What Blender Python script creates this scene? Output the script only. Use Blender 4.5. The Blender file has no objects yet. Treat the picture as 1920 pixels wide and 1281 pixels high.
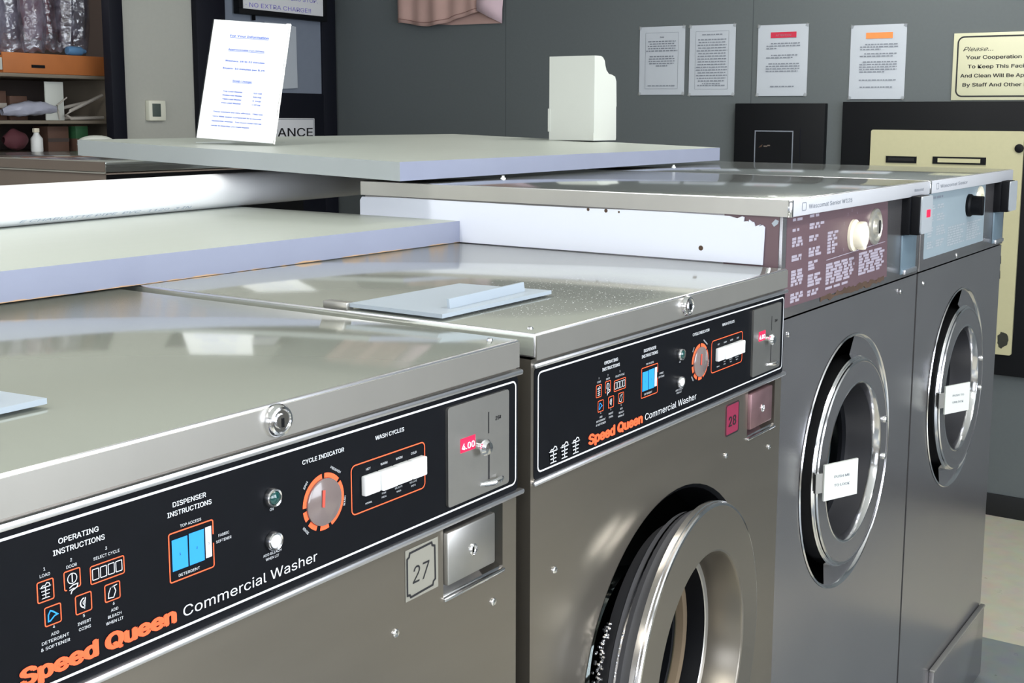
import bpy, bmesh, math, random
from mathutils import Vector, Matrix
R = math.radians
PI = math.pi
scene = bpy.context.scene
col = scene.collection
rng = random.Random(7)

# ------------------------------------------------------------------ materials
def srgb(r, g, b):
    f = lambda c: c / 12.92 if c <= 0.04045 else ((c + 0.055) / 1.055) ** 2.4
    return (f(r / 255), f(g / 255), f(b / 255), 1)

def mat(name, c, rough=0.5, metal=0.0, var=0.06, scale=25.0, stretch=(1, 1, 1), bump=0.0, emit=0.0,
        rvar=0.0, spec=0.5, alpha=1.0, trans=0.0, coat=0.0):
    m = bpy.data.materials.new(name)
    m.use_nodes = True
    nt = m.node_tree
    b = nt.nodes['Principled BSDF']
    cc = srgb(*c) if max(c[:3]) > 1.0 else (*c[:3], 1)
    b.inputs['Roughness'].default_value = rough
    b.inputs['Metallic'].default_value = metal
    b.inputs['Specular IOR Level'].default_value = spec
    b.inputs['Transmission Weight'].default_value = trans
    b.inputs['Coat Weight'].default_value = coat
    b.inputs['Alpha'].default_value = alpha
    tc = nt.nodes.new('ShaderNodeTexCoord')
    mp = nt.nodes.new('ShaderNodeMapping')
    mp.inputs['Scale'].default_value = stretch
    nz = nt.nodes.new('ShaderNodeTexNoise')
    nz.inputs['Scale'].default_value = scale
    nz.inputs['Detail'].default_value = 4
    nt.links.new(tc.outputs['Object'], mp.inputs['Vector'])
    nt.links.new(mp.outputs['Vector'], nz.inputs['Vector'])
    mx = nt.nodes.new('ShaderNodeMix')
    mx.data_type = 'RGBA'
    mx.inputs[6].default_value = tuple(v * (1 - var) for v in cc[:3]) + (1,)
    mx.inputs[7].default_value = tuple(min(1, v * (1 + var)) for v in cc[:3]) + (1,)
    nt.links.new(nz.outputs['Fac'], mx.inputs[0])
    nt.links.new(mx.outputs[2], b.inputs['Base Color'])
    if rvar:
        mr = nt.nodes.new('ShaderNodeMapRange')
        mr.inputs['To Min'].default_value = max(0.02, rough - rvar)
        mr.inputs['To Max'].default_value = rough + rvar
        nt.links.new(nz.outputs['Fac'], mr.inputs['Value'])
        nt.links.new(mr.outputs['Result'], b.inputs['Roughness'])
    if bump:
        bp = nt.nodes.new('ShaderNodeBump')
        bp.inputs['Strength'].default_value = bump
        bp.inputs['Distance'].default_value = 0.002
        nt.links.new(nz.outputs['Fac'], bp.inputs['Height'])
        nt.links.new(bp.outputs['Normal'], b.inputs['Normal'])
    if emit:
        b.inputs['Emission Color'].default_value = cc
        b.inputs['Emission Strength'].default_value = emit
    m['parts'] = 1
    return m

def nodes_of(m):
    nt = m.node_tree
    return nt, nt.nodes['Principled BSDF']

M = {}
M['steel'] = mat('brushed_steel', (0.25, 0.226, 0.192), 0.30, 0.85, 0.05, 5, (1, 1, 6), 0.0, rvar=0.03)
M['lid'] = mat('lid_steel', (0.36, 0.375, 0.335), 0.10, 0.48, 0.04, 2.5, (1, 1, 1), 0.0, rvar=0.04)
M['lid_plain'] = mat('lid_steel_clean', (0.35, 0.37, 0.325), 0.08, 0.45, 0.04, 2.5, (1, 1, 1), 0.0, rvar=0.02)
M['lip'] = mat('lip_steel', (0.46, 0.445, 0.415), 0.32, 0.8, 0.06, 14, (1, 1, 0.05), 0.0)
M['chrome'] = mat('chrome', (0.80, 0.80, 0.82), 0.12, 1.0, 0.03, 6)
M['door_steel'] = mat('door_steel', (0.34, 0.325, 0.30), 0.26, 0.9, 0.05, 12, rvar=0.04)
M['bright'] = mat('bright_trim_highlight', (0.86, 0.86, 0.90), 0.30, 1.0, 0.03, 10)  # real trim; on lid bevels a highlight put into the colour
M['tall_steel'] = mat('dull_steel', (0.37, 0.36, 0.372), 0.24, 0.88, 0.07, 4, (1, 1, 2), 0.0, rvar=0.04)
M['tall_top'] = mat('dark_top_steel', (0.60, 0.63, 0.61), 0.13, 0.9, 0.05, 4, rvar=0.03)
M['tall_lip'] = mat('tall_lip_steel', (0.62, 0.63, 0.67), 0.38, 0.35, 0.04, 8)
M['panel'] = mat('black_panel', (8, 10, 15), 0.5, 0.0, 0.2, 40, spec=0.12)
M['black'] = mat('black_plastic', (6, 7, 11), 0.5, 0.0, 0.2, 30, spec=0.15)
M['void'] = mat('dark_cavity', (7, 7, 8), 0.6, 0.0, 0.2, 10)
M['rubber'] = mat('grey_gasket', (84, 84, 88), 0.5, 0.0, 0.15, 12)
M['white'] = mat('white_plastic', (226, 228, 228), 0.4, 0.0, 0.02, 12)
M['print_w'] = mat('white_print', (205, 208, 212), 0.5, 0.0, 0.02, 20)
M['print_o'] = mat('orange_print', (250, 96, 52), 0.5, 0.0, 0.03, 20, emit=0.10)
M['print_b'] = mat('blue_print', (32, 140, 225), 0.5, 0.0, 0.03, 20, emit=0.08)
M['print_k'] = mat('black_print', (22, 22, 26), 0.5, 0.0, 0.03, 20)
M['print_gr'] = mat('grey_print', (150, 143, 156), 0.6, 0.0, 0.05, 30)
M['print_tx'] = mat('faded_print', (118, 124, 134), 0.6, 0.0, 0.05, 30)
M['print_bl'] = mat('blue_ink', (48, 96, 196), 0.6, 0.0, 0.05, 30)
M['print_pu'] = mat('violet_ink', (104, 92, 190), 0.6, 0.0, 0.05, 30)
M['print_red'] = mat('red_print', (186, 40, 66), 0.6, 0.0, 0.05, 30)
M['print_or'] = mat('amber_print', (226, 134, 70), 0.6, 0.0, 0.08, 60)
M['faint'] = mat('faint_print', (168, 182, 198), 0.6, 0.0, 0.05, 30)
M['led'] = mat('red_display', (205, 20, 60), 0.4, 0.0, 0.05, 30, emit=0.9)
M['led_on'] = mat('lit_digits', (255, 190, 205), 0.4, 0.0, 0.02, 30, emit=1.6)
M['green'] = mat('green_lens', (14, 62, 60), 0.12, 0.0, 0.1, 30, coat=0.6)
M['smoke'] = mat('smoky_dial', (112, 100, 98), 0.2, 0.0, 0.06, 18, coat=0.5)
M['needle'] = mat('red_needle', (196, 78, 64), 0.4, 0.0, 0.08, 60)
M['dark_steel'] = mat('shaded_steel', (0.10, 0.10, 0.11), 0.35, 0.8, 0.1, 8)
M['brass'] = mat('aged_nickel', (0.62, 0.60, 0.54), 0.3, 0.8, 0.08, 30)
M['plate'] = mat('coin_plate', (0.47, 0.46, 0.44), 0.38, 1.0, 0.05, 60, bump=0.04)
M['plate_red_reflection'] = mat('red_reflection_plate', (0.36, 0.22, 0.235), 0.38, 0.9, 0.3, 40)  # red reflection put into the plate's colour
M['decal'] = mat('decal_grey', (142, 140, 130), 0.45, 0.3, 0.04, 20)
M['decal_red'] = mat('decal_red', (124, 34, 62), 0.4, 0.0, 0.1, 30)
M['hatch'] = mat('hatch_grey', (150, 160, 170), 0.42, 0.0, 0.05, 10)
M['brown'] = mat('brown_panel', (92, 72, 78), 0.4, 0.0, 0.10, 8)
M['cream'] = mat('cream_knob', (236, 228, 206), 0.4, 0.0, 0.03, 20)
M['bluegrey'] = mat('bluegrey_panel', (136, 150, 158), 0.45, 0.0, 0.05, 10)
M['slate'] = mat('return_cup', (104, 122, 134), 0.35, 0.3, 0.06, 12)
M['meter'] = mat('meter_plate', (176, 182, 188), 0.4, 0.3, 0.04, 14)
M['board_top'] = mat('laminate_top', (160, 166, 160), 0.42, 0.0, 0.06, 40, (0.06, 1, 1), rvar=0.06)
M['board_edge'] = mat('laminate_edge_daylit', (136, 141, 162), 0.45, 0.0, 0.04, 14)  # same grey laminate; cool daylight on front edges put into the colour
M['board_end'] = mat('laminate_end', (140, 146, 148), 0.45, 0.0, 0.04, 14)  # same grey laminate, coloured by how light falls on the end faces
M['pvc'] = mat('white_pvc', (246, 247, 250), 0.35, 0.0, 0.01, 10, coat=0.2)
M['paper'] = mat('white_paper', (208, 209, 212), 0.6, 0.0, 0.01, 12)
M['notice'] = mat('notice_paper', (176, 182, 190), 0.35, 0.0, 0.02, 8, coat=0.25)
M['card'] = mat('white_card', (196, 199, 193), 0.55, 0.0, 0.02, 12)
M['sign'] = mat('cream_sign', (198, 197, 168), 0.45, 0.0, 0.03, 8)
M['changer'] = mat('cream_enamel', (178, 174, 140), 0.42, 0.0, 0.04, 70, bump=0.02)
M['navy'] = mat('near_black_navy', (15, 17, 27), 0.6, 0.0, 0.1, 10, spec=0.2)
M['nearblack'] = mat('near_black', (9, 11, 15), 0.6, 0.0, 0.15, 10, spec=0.2)
M['doorgrey'] = mat('grey_felt', (112, 120, 134), 0.75, 0.0, 0.05, 30)
M['pillar'] = mat('pale_plaster', (170, 170, 162), 0.75, 0.0, 0.04, 60, bump=0.05)
M['ceiling'] = mat('ceiling_white', (222, 222, 216), 0.8, 0.0, 0.03, 20)
M['front'] = mat('opposite_wall', (150, 146, 140), 0.7, 0.0, 0.05, 5)
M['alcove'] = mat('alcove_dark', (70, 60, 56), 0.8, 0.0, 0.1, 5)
M['shelf'] = mat('shelf_wood', (128, 118, 104), 0.6, 0.0, 0.15, 10, (0.2, 1, 1))
M['orange'] = mat('orange_card', (176, 104, 52), 0.6, 0.0, 0.15, 14)
M['cloth_pink'] = mat('dusty_pink_cloth', (178, 146, 138), 0.85, 0.0, 0.12, 9, bump=0.1)
M['cloth_in'] = mat('cloth_lining', (196, 172, 180), 0.85, 0.0, 0.08, 9)
M['stitch'] = mat('stitch', (128, 92, 86), 0.85, 0.0, 0.08, 40)
M['g_navy'] = mat('navy_garment', (34, 38, 66), 0.7, 0.0, 0.2, 6)
M['g_grey'] = mat('grey_garment', (118, 116, 130), 0.7, 0.0, 0.25, 6)
M['g_red'] = mat('red_garment', (150, 40, 56), 0.7, 0.0, 0.2, 6)
M['g_wine'] = mat('wine_garment', (56, 28, 40), 0.7, 0.0, 0.2, 6)
M['g_pink'] = mat('mauve_garment', (128, 98, 112), 0.7, 0.0, 0.25, 6)
M['blue_obj'] = mat('blue_plastic', (86, 128, 168), 0.4, 0.0, 0.1, 20)
M['green_obj'] = mat('green_plastic', (46, 92, 58), 0.5, 0.0, 0.15, 20)
M['wine_cloth'] = mat('wine_cloth', (84, 40, 48), 0.8, 0.0, 0.2, 12)
M['hanger'] = mat('pale_hanger', (176, 170, 162), 0.45, 0.0, 0.05, 12)
M['wrap'] = mat('cloudy_wrap', (170, 172, 188), 0.25, 0.0, 0.25, 16, bump=0.6)
M['boxbrown'] = mat('brown_box', (92, 66, 54), 0.7, 0.0, 0.2, 10)
M['acc'] = mat('brown_side', (120, 108, 100), 0.45, 0.4, 0.1, 6)
M['white_side'] = mat('white_enamel', (202, 206, 218), 0.45, 0.0, 0.02, 6)
M['stain'] = mat('dark_stain', (40, 42, 34), 0.7, 0.0, 0.3, 60)
M['rusty'] = mat('stained_rim', (128, 112, 92), 0.4, 0.4, 0.45, 5)
M['rust'] = mat('rust_brown', (74, 56, 44), 0.8, 0.2, 0.35, 30)
M['thermo'] = mat('thermostat_cream', (216, 216, 200), 0.5, 0.0, 0.03, 12)
M['lcd'] = mat('lcd_grey', (78, 88, 84), 0.3, 0.0, 0.05, 12)
M['lamp_on'] = mat('lit_diffuser', (255, 252, 244), 0.6, 0.0, 0.01, 5, emit=2.0)
M['base'] = mat('black_baseboard', (14, 16, 20), 0.5, 0.0, 0.1, 10)

def clear_mat(name, tint, fac, rough=0.08, bump=0.0):
    m = bpy.data.materials.new(name); m.use_nodes = True
    nt = m.node_tree; nt.nodes.clear()
    o = nt.nodes.new('ShaderNodeOutputMaterial')
    t = nt.nodes.new('ShaderNodeBsdfTransparent'); t.inputs['Color'].default_value = (*tint, 1)
    g = nt.nodes.new('ShaderNodeBsdfGlossy'); g.inputs['Roughness'].default_value = rough
    mx = nt.nodes.new('ShaderNodeMixShader'); mx.inputs[0].default_value = fac
    nt.links.new(t.outputs[0], mx.inputs[1]); nt.links.new(g.outputs[0], mx.inputs[2])
    nt.links.new(mx.outputs[0], o.inputs['Surface'])
    if bump:
        nz = nt.nodes.new('ShaderNodeTexNoise'); nz.inputs['Scale'].default_value = 22
        tc = nt.nodes.new('ShaderNodeTexCoord')
        nt.links.new(tc.outputs['Object'], nz.inputs['Vector'])
        bp = nt.nodes.new('ShaderNodeBump'); bp.inputs['Strength'].default_value = bump; bp.inputs['Distance'].default_value = 0.02
        nt.links.new(nz.outputs['Fac'], bp.inputs['Height']); nt.links.new(bp.outputs['Normal'], g.inputs['Normal'])
    return m
M['acrylic'] = clear_mat('clear_acrylic', (0.97, 0.98, 0.98), 0.06, 0.03)
M['film'] = clear_mat('plastic_film', (0.86, 0.87, 0.9), 0.16, 0.22, 0.7)
nt_ = M['film'].node_tree
df_ = nt_.nodes.new('ShaderNodeBsdfDiffuse'); df_.inputs['Color'].default_value = srgb(168, 166, 186)
mx_ = nt_.nodes.new('ShaderNodeMixShader'); nz_ = nt_.nodes.new('ShaderNodeTexNoise'); nz_.inputs['Scale'].default_value = 14
tc_ = nt_.nodes.new('ShaderNodeTexCoord'); nt_.links.new(tc_.outputs['Object'], nz_.inputs['Vector'])
mr_ = nt_.nodes.new('ShaderNodeMapRange'); mr_.inputs['From Min'].default_value = 0.35; mr_.inputs['From Max'].default_value = 0.7; mr_.inputs['To Min'].default_value = 0.02; mr_.inputs['To Max'].default_value = 0.42
nt_.links.new(nz_.outputs['Fac'], mr_.inputs['Value']); nt_.links.new(mr_.outputs[0], mx_.inputs[0])
out_ = [n for n in nt_.nodes if n.type == 'OUTPUT_MATERIAL'][0]; src_ = out_.inputs['Surface'].links[0].from_socket
nt_.links.new(src_, mx_.inputs[1]); nt_.links.new(df_.outputs[0], mx_.inputs[2]); nt_.links.new(mx_.outputs[0], out_.inputs['Surface'])
M['glass'] = clear_mat('door_glass', (0.55, 0.62, 0.60), 0.14, 0.04)
M['gloss_tape'] = clear_mat('glossy_tape', (0.9, 0.92, 0.95), 0.35, 0.15)

# lid: soap dust specks and a dull stain near the dispenser hatch
def lid_stain(m, cx, cy):
    nt, b = nodes_of(m)
    tc = nt.nodes.new('ShaderNodeTexCoord')
    mp = nt.nodes.new('ShaderNodeMapping')
    mp.inputs['Location'].default_value = (-cx * 4.6, -cy * 6.4, -1.2475 * 4)
    mp.inputs['Scale'].default_value = (4.6, 6.4, 4)
    nt.links.new(tc.outputs['Object'], mp.inputs['Vector'])
    ln = nt.nodes.new('ShaderNodeVectorMath'); ln.operation = 'LENGTH'
    nt.links.new(mp.outputs['Vector'], ln.inputs[0])
    nz = nt.nodes.new('ShaderNodeTexNoise'); nz.inputs['Scale'].default_value = 330; nz.inputs['Detail'].default_value = 1
    nt.links.new(tc.outputs['Object'], nz.inputs['Vector'])
    inside = nt.nodes.new('ShaderNodeMapRange')
    inside.inputs['From Min'].default_value = 0.80; inside.inputs['From Max'].default_value = 1.0
    inside.inputs['To Min'].default_value = 1; inside.inputs['To Max'].default_value = 0
    nt.links.new(ln.outputs['Value'], inside.inputs['Value'])
    sp = nt.nodes.new('ShaderNodeMapRange')
    sp.inputs['From Min'].default_value = 0.70; sp.inputs['From Max'].default_value = 0.74
    nt.links.new(nz.outputs['Fac'], sp.inputs['Value'])
    mul = nt.nodes.new('ShaderNodeMath'); mul.operation = 'MULTIPLY'
    nt.links.new(inside.outputs[0], mul.inputs[0]); nt.links.new(sp.outputs[0], mul.inputs[1])
    old = b.inputs['Base Color'].links[0].from_socket
    dk = nt.nodes.new('ShaderNodeMix'); dk.data_type = 'RGBA'
    f = nt.nodes.new('ShaderNodeMath'); f.operation = 'MULTIPLY'; f.inputs[1].default_value = 0.55
    nt.links.new(inside.outputs[0], f.inputs[0]); nt.links.new(f.outputs[0], dk.inputs[0])
    nt.links.new(old, dk.inputs[6]); dk.inputs[7].default_value = (0.22, 0.23, 0.22, 1)
    wt = nt.nodes.new('ShaderNodeMix'); wt.data_type = 'RGBA'
    nt.links.new(mul.outputs[0], wt.inputs[0]); nt.links.new(dk.outputs[2], wt.inputs[6]); wt.inputs[7].default_value = (0.9, 0.92, 0.95, 1)
    nt.links.new(wt.outputs[2], b.inputs['Base Color'])
    inv = nt.nodes.new('ShaderNodeMapRange'); inv.inputs['To Min'].default_value = b.inputs['Metallic'].default_value; inv.inputs['To Max'].default_value = 0
    nt.links.new(mul.outputs[0], inv.inputs['Value']); nt.links.new(inv.outputs[0], b.inputs['Metallic'])
lid_stain(M['lid'], -0.44, 0.15)

# chipped lower edge on the laminate board, rust on the tall machine's panel
def chip(m, c, z0, z1, thr, scale=60):
    nt, b = nodes_of(m)
    tc = nt.nodes.new('ShaderNodeTexCoord'); sx = nt.nodes.new('ShaderNodeSeparateXYZ')
    nt.links.new(tc.outputs['Object'], sx.inputs[0])
    nz = nt.nodes.new('ShaderNodeTexNoise'); nz.inputs['Scale'].default_value = scale; nz.inputs['Detail'].default_value = 5
    nt.links.new(tc.outputs['Object'], nz.inputs['Vector'])
    mr = nt.nodes.new('ShaderNodeMapRange'); mr.inputs['From Min'].default_value = z0; mr.inputs['From Max'].default_value = z1
    mr.inputs['To Min'].default_value = 0.5; mr.inputs['To Max'].default_value = -0.5
    nt.links.new(sx.outputs['Z'], mr.inputs['Value'])
    ad = nt.nodes.new('ShaderNodeMath'); ad.operation = 'ADD'
    nt.links.new(mr.outputs[0], ad.inputs[0]); nt.links.new(nz.outputs['Fac'], ad.inputs[1])
    gt = nt.nodes.new('ShaderNodeMath'); gt.operation = 'GREATER_THAN'; gt.inputs[1].default_value = thr
    nt.links.new(ad.outputs[0], gt.inputs[0])
    old = b.inputs['Base Color'].links[0].from_socket
    mx = nt.nodes.new('ShaderNodeMix'); mx.data_type = 'RGBA'
    nt.links.new(gt.outputs[0], mx.inputs[0]); nt.links.new(old, mx.inputs[6]); mx.inputs[7].default_value = srgb(*c)
    nt.links.new(mx.outputs[2], b.inputs['Base Color'])
    return m
M['board_edge_chip'] = chip(mat('laminate_edge_daylit_chipped', (136, 141, 162), 0.45, 0.0, 0.04, 14), (190, 154, 120), 1.2515, 1.2615, 0.92, 22)  # real chips over the edge colour tinted for daylight

def far_wall_mat():
    m = mat('grey_wall_panel', (86, 92, 94), 0.62, 0.0, 0.06, 90, bump=0.06)
    nt, b = nodes_of(m)
    tc = nt.nodes.new('ShaderNodeTexCoord'); sx = nt.nodes.new('ShaderNodeSeparateXYZ')
    nt.links.new(tc.outputs['Object'], sx.inputs[0])
    a = nt.nodes.new('ShaderNodeMath'); a.operation = 'ADD'; a.inputs[1].default_value = -1.34 + 12.2
    nt.links.new(sx.outputs['Y'], a.inputs[0])
    md = nt.nodes.new('ShaderNodeMath'); md.operation = 'MODULO'; md.inputs[1].default_value = 1.22
    nt.links.new(a.outputs[0], md.inputs[0])
    lt = nt.nodes.new('ShaderNodeMath'); lt.operation = 'LESS_THAN'; lt.inputs[1].default_value = 0.004
    nt.links.new(md.outputs[0], lt.inputs[0])
    old = b.inputs['Base Color'].links[0].from_socket
    mx = nt.nodes.new('ShaderNodeMix'); mx.data_type = 'RGBA'
    nt.links.new(lt.outputs[0], mx.inputs[0]); nt.links.new(old, mx.inputs[6]); mx.inputs[7].default_value = srgb(64, 70, 72)
    nt.links.new(mx.outputs[2], b.inputs['Base Color'])
    return m
M['wall'] = far_wall_mat()

def floor_mat():
    m = mat('floor_tiles', (176, 172, 156), 0.3, 0.0, 0.06, 12, rvar=0.08)
    nt, b = nodes_of(m)
    tc = nt.nodes.new('ShaderNodeTexCoord')
    mp = nt.nodes.new('ShaderNodeMapping'); mp.inputs['Location'].default_value = (-2.33 + 11.7, 0.58 + 11.7, 0.3)
    nt.links.new(tc.outputs['Object'], mp.inputs['Vector'])
    ck = nt.nodes.new('ShaderNodeTexChecker'); ck.inputs['Scale'].default_value = 1 / 1.17
    nt.links.new(mp.outputs['Vector'], ck.inputs['Vector'])
    nz = nt.nodes.new('ShaderNodeTexNoise'); nz.inputs['Scale'].default_value = 18; nz.inputs['Detail'].default_value = 6
    nt.links.new(tc.outputs['Object'], nz.inputs['Vector'])
    mA = nt.nodes.new('ShaderNodeMix'); mA.data_type = 'RGBA'
    mA.inputs[6].default_value = srgb(186, 182, 166); mA.inputs[7].default_value = srgb(120, 126, 128)
    nt.links.new(ck.outputs['Fac'], mA.inputs[0])
    mB = nt.nodes.new('ShaderNodeMix'); mB.data_type = 'RGBA'; mB.blend_type = 'MULTIPLY'; mB.inputs[0].default_value = 0.35
    nt.links.new(mA.outputs[2], mB.inputs[6]); nt.links.new(nz.outputs['Color'], mB.inputs[7])
    nt.links.new(mB.outputs[2], b.inputs['Base Color'])
    return m
M['floor'] = floor_mat()

# ------------------------------------------------------------------ mesh builder
class Frame:
    def __init__(s, o, r, u):
        s.o, s.r, s.u = Vector(o), Vector(r).normalized(), Vector(u).normalized()
        s.n = s.r.cross(s.u)
    def p(s, a, b, c=0.0):
        return s.o + s.r * a + s.u * b + s.n * c

_text_cache = {}
try:      # Blender's own bundled sans (falls back to the built-in face)
    import os
    FONT = bpy.data.fonts.load(os.path.join(bpy.utils.system_resource('DATAFILES', path='fonts'), 'Inter.woff2'))
except Exception:
    FONT = None
def text_geo(s, bold=0.0, shear=0.0, spacing=1.0):
    k = (s, bold, shear, spacing)
    if k in _text_cache: return _text_cache[k]
    cu = bpy.data.curves.new('lettering', 'FONT')
    cu.body = s
    if FONT: cu.font = FONT
    cu.size = 1.0; cu.offset = bold; cu.shear = shear; cu.resolution_u = 3; cu.space_character = spacing
    ob = bpy.data.objects.new('lettering', cu); col.objects.link(ob)
    bpy.context.view_layer.update()
    me = bpy.data.meshes.new_from_object(ob.evaluated_get(bpy.context.evaluated_depsgraph_get()))
    V = [(v.co.x, v.co.y) for v in me.vertices]; Fc = [tuple(p.vertices) for p in me.polygons]
    bpy.data.objects.remove(ob); bpy.data.curves.remove(cu); bpy.data.meshes.remove(me)
    _text_cache[k] = (V, Fc)
    return V, Fc
CAP = 0.73

class MB:
    def __init__(s): s.v, s.f, s.m, s.mats = [], [], [], []
    def mi(s, m):
        m = M[m] if isinstance(m, str) else m
        if m not in s.mats: s.mats.append(m)
        return s.mats.index(m)
    def add(s, V, Fs, m):
        b = len(s.v); i = s.mi(m)
        s.v += [tuple(v) for v in V]; s.f += [tuple(b + q for q in f) for f in Fs]; s.m += [i] * len(Fs)
        return s
    def bm(s, bm, m):
        bmesh.ops.recalc_face_normals(bm, faces=bm.faces[:])
        bm.verts.index_update()
        s.add([v.co[:] for v in bm.verts], [[v.index for v in f.verts] for f in bm.faces], m); bm.free(); return s
    def box(s, x0, x1, y0, y1, z0, z1, m, bev=0.0, seg=2, edge=None):
        bm = bmesh.new(); bmesh.ops.create_cube(bm, size=1)
        for v in bm.verts:
            v.co = ((x0 + x1) / 2 + v.co.x * (x1 - x0), (y0 + y1) / 2 + v.co.y * (y1 - y0), (z0 + z1) / 2 + v.co.z * (z1 - z0))
        if bev: bmesh.ops.bevel(bm, geom=bm.edges[:], offset=bev, segments=seg, profile=0.5, affect='EDGES')
        if edge:
            b = len(s.f); s.bm(bm, m); i = s.mi(edge)
            for k in range(b, len(s.f)):
                P = [Vector(s.v[q]) for q in s.f[k][:3]]; n = (P[1] - P[0]).cross(P[2] - P[0]).normalized()
                if max(abs(n.x), abs(n.y), abs(n.z)) < .995: s.m[k] = i
            return s
        return s.bm(bm, m)
    def hexa(s, P, m, top=None, front=None):      # 8 corners: bottom 4 then top 4 (same order)
        F = [(3, 2, 1, 0), (4, 5, 6, 7), (0, 1, 5, 4), (1, 2, 6, 5), (2, 3, 7, 6), (3, 0, 4, 7)]
        for i, f in enumerate(F):
            mm = m
            if isinstance(m, (list, tuple)): mm = m[i]
            s.add([P[k] for k in f], [(0, 1, 2, 3)], mm)
        return s
    def lathe(s, prof, cx, cy, cz, m, seg=64, a0=0, a1=2 * PI, ax='y', tilt=0.0):
        """profile of (radius, depth); axis along +y (depth into the machine)"""
        full = abs(a1 - a0 - 2 * PI) < 1e-6
        n = seg if full else seg + 1
        V = []
        for r, d in prof:
            for k in range(n):
                a = a0 + (a1 - a0) * k / seg
                if ax == 'y': V.append((cx + r * math.cos(a), cy + d, cz + r * math.sin(a)))
                elif ax == 'z': V.append((cx + r * math.cos(a), cy + r * math.sin(a), cz + d))
                else: V.append((cx + d, cy + r * math.cos(a), cz + r * math.sin(a)))
        Fs = []
        for i in range(len(prof) - 1):
            for k in range(seg):
                k2 = (k + 1) % n
                Fs.append((i * n + k, i * n + k2, (i + 1) * n + k2, (i + 1) * n + k))
        s.add(V, Fs, m)
        return s
    def disc(s, fr, u, v, r, n, m, seg=24):
        s.add([fr.p(u, v, n)] + [fr.p(u + r * math.cos(2 * PI * k / seg), v + r * math.sin(2 * PI * k / seg), n) for k in range(seg)],
              [(0, 1 + k, 1 + (k + 1) % seg) for k in range(seg)], m); return s
    def poly(s, fr, pts, n, m):
        s.add([fr.p(a, b, n) for a, b in pts], [tuple(range(len(pts)))], m); return s
    def rect(s, fr, u0, u1, v0, v1, n, m):
        return s.poly(fr, [(u0, v0), (u1, v0), (u1, v1), (u0, v1)], n, m)
    def line(s, fr, pts, w, n, m, closed=False):
        pts = [Vector(p) for p in pts]
        N = len(pts); L, Rr = [], []
        for i in range(N):
            a = pts[i - 1] if (i > 0 or closed) else pts[i]
            b = pts[(i + 1) % N] if (i < N - 1 or closed) else pts[i]
            d1 = (pts[i] - a); d2 = (b - pts[i])
            d1 = d1.normalized() if d1.length > 1e-9 else d2.normalized()
            d2 = d2.normalized() if d2.length > 1e-9 else d1
            t = (d1 + d2).normalized() if (d1 + d2).length > 1e-6 else d1
            nn = Vector((-t.y, t.x)); c = max(0.4, t.dot(d1))
            L.append(pts[i] + nn * w / 2 / c); Rr.append(pts[i] - nn * w / 2 / c)
        V = [fr.p(p.x, p.y, n) for p in L] + [fr.p(p.x, p.y, n) for p in Rr]
        Fs = [(i, N + i, N + (i + 1) % N, (i + 1) % N) for i in range(N if closed else N - 1)]
        s.add(V, Fs, m); return s
    def rring(s, fr, u0, u1, v0, v1, r, w, n, m, seg=5):
        pts = rrect(u0, u1, v0, v1, r, seg)
        return s.line(fr, pts, w, n, m, True)
    def arc(s, fr, u, v, r, a0, a1, w, n, m, seg=14):
        return s.line(fr, [(u + r * math.cos(a0 + (a1 - a0) * k / seg), v + r * math.sin(a0 + (a1 - a0) * k / seg)) for k in range(seg + 1)], w, n, m)
    def text(s, fr, t, u, v, h, n, m, align='c', bold=0.0, width=None, shear=0.0, rot=0.0, spacing=1.0):
        """cap height h, baseline v"""
        V, Fs = text_geo(t, 0.0, shear, spacing)
        if not V: return s
        x0 = min(p[0] for p in V); x1 = max(p[0] for p in V)
        k = h / CAP; kx = k if width is None else width / (x1 - x0)
        w = (x1 - x0) * kx
        off = {'c': -w / 2, 'l': 0, 'r': -w}[align]
        c, sn = math.cos(rot), math.sin(rot)
        for q_, (dx, dy) in enumerate(((0, 0),) if bold < .004 else ((-bold, 0), (bold, 0), (0, bold * .6), (0, -bold * .6), (-bold * .6, bold * .5), (bold * .6, -bold * .5))):
            out = []
            for x, y in V:
                a = (x + dx - x0) * kx + off; b = (y + dy) * k
                out.append(fr.p(u + a * c - b * sn, v + a * sn + b * c, n + q_ * 5e-5))
            s.add(out, Fs, m)
        return s
    def slab(s, fr, pts, n0, n1, m):      # extruded polygon
        N = len(pts)
        bm = bmesh.new()
        a = [bm.verts.new(fr.p(x, y, n0)) for x, y in pts]; b = [bm.verts.new(fr.p(x, y, n1)) for x, y in pts]
        bm.faces.new(a[::-1]); bm.faces.new(b)
        for i in range(N): bm.faces.new((a[i], a[(i + 1) % N], b[(i + 1) % N], b[i]))
        return s.bm(bm, m)
    def tube(s, path, r, m, seg=10, caps=True):
        path = [Vector(p) for p in path]; N = len(path)
        V = []; up = Vector((0, 0, 1))
        for i, p in enumerate(path):
            t = (path[min(N - 1, i + 1)] - path[max(0, i - 1)]).normalized()
            a = t.cross(up)
            if a.length < 1e-3: a = t.cross(Vector((1, 0, 0)))
            a.normalize(); b = t.cross(a)
            rr = r[i] if isinstance(r, (list, tuple)) else r
            for k in range(seg):
                V.append(p + a * rr * math.cos(2 * PI * k / seg) + b * rr * math.sin(2 * PI * k / seg))
        Fs = [(i * seg + k, i * seg + (k + 1) % seg, (i + 1) * seg + (k + 1) % seg, (i + 1) * seg + k) for i in range(N - 1) for k in range(seg)]
        if caps: Fs += [tuple(range(seg))[::-1], tuple((N - 1) * seg + k for k in range(seg))]
        s.add(V, Fs, m); return s
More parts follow.
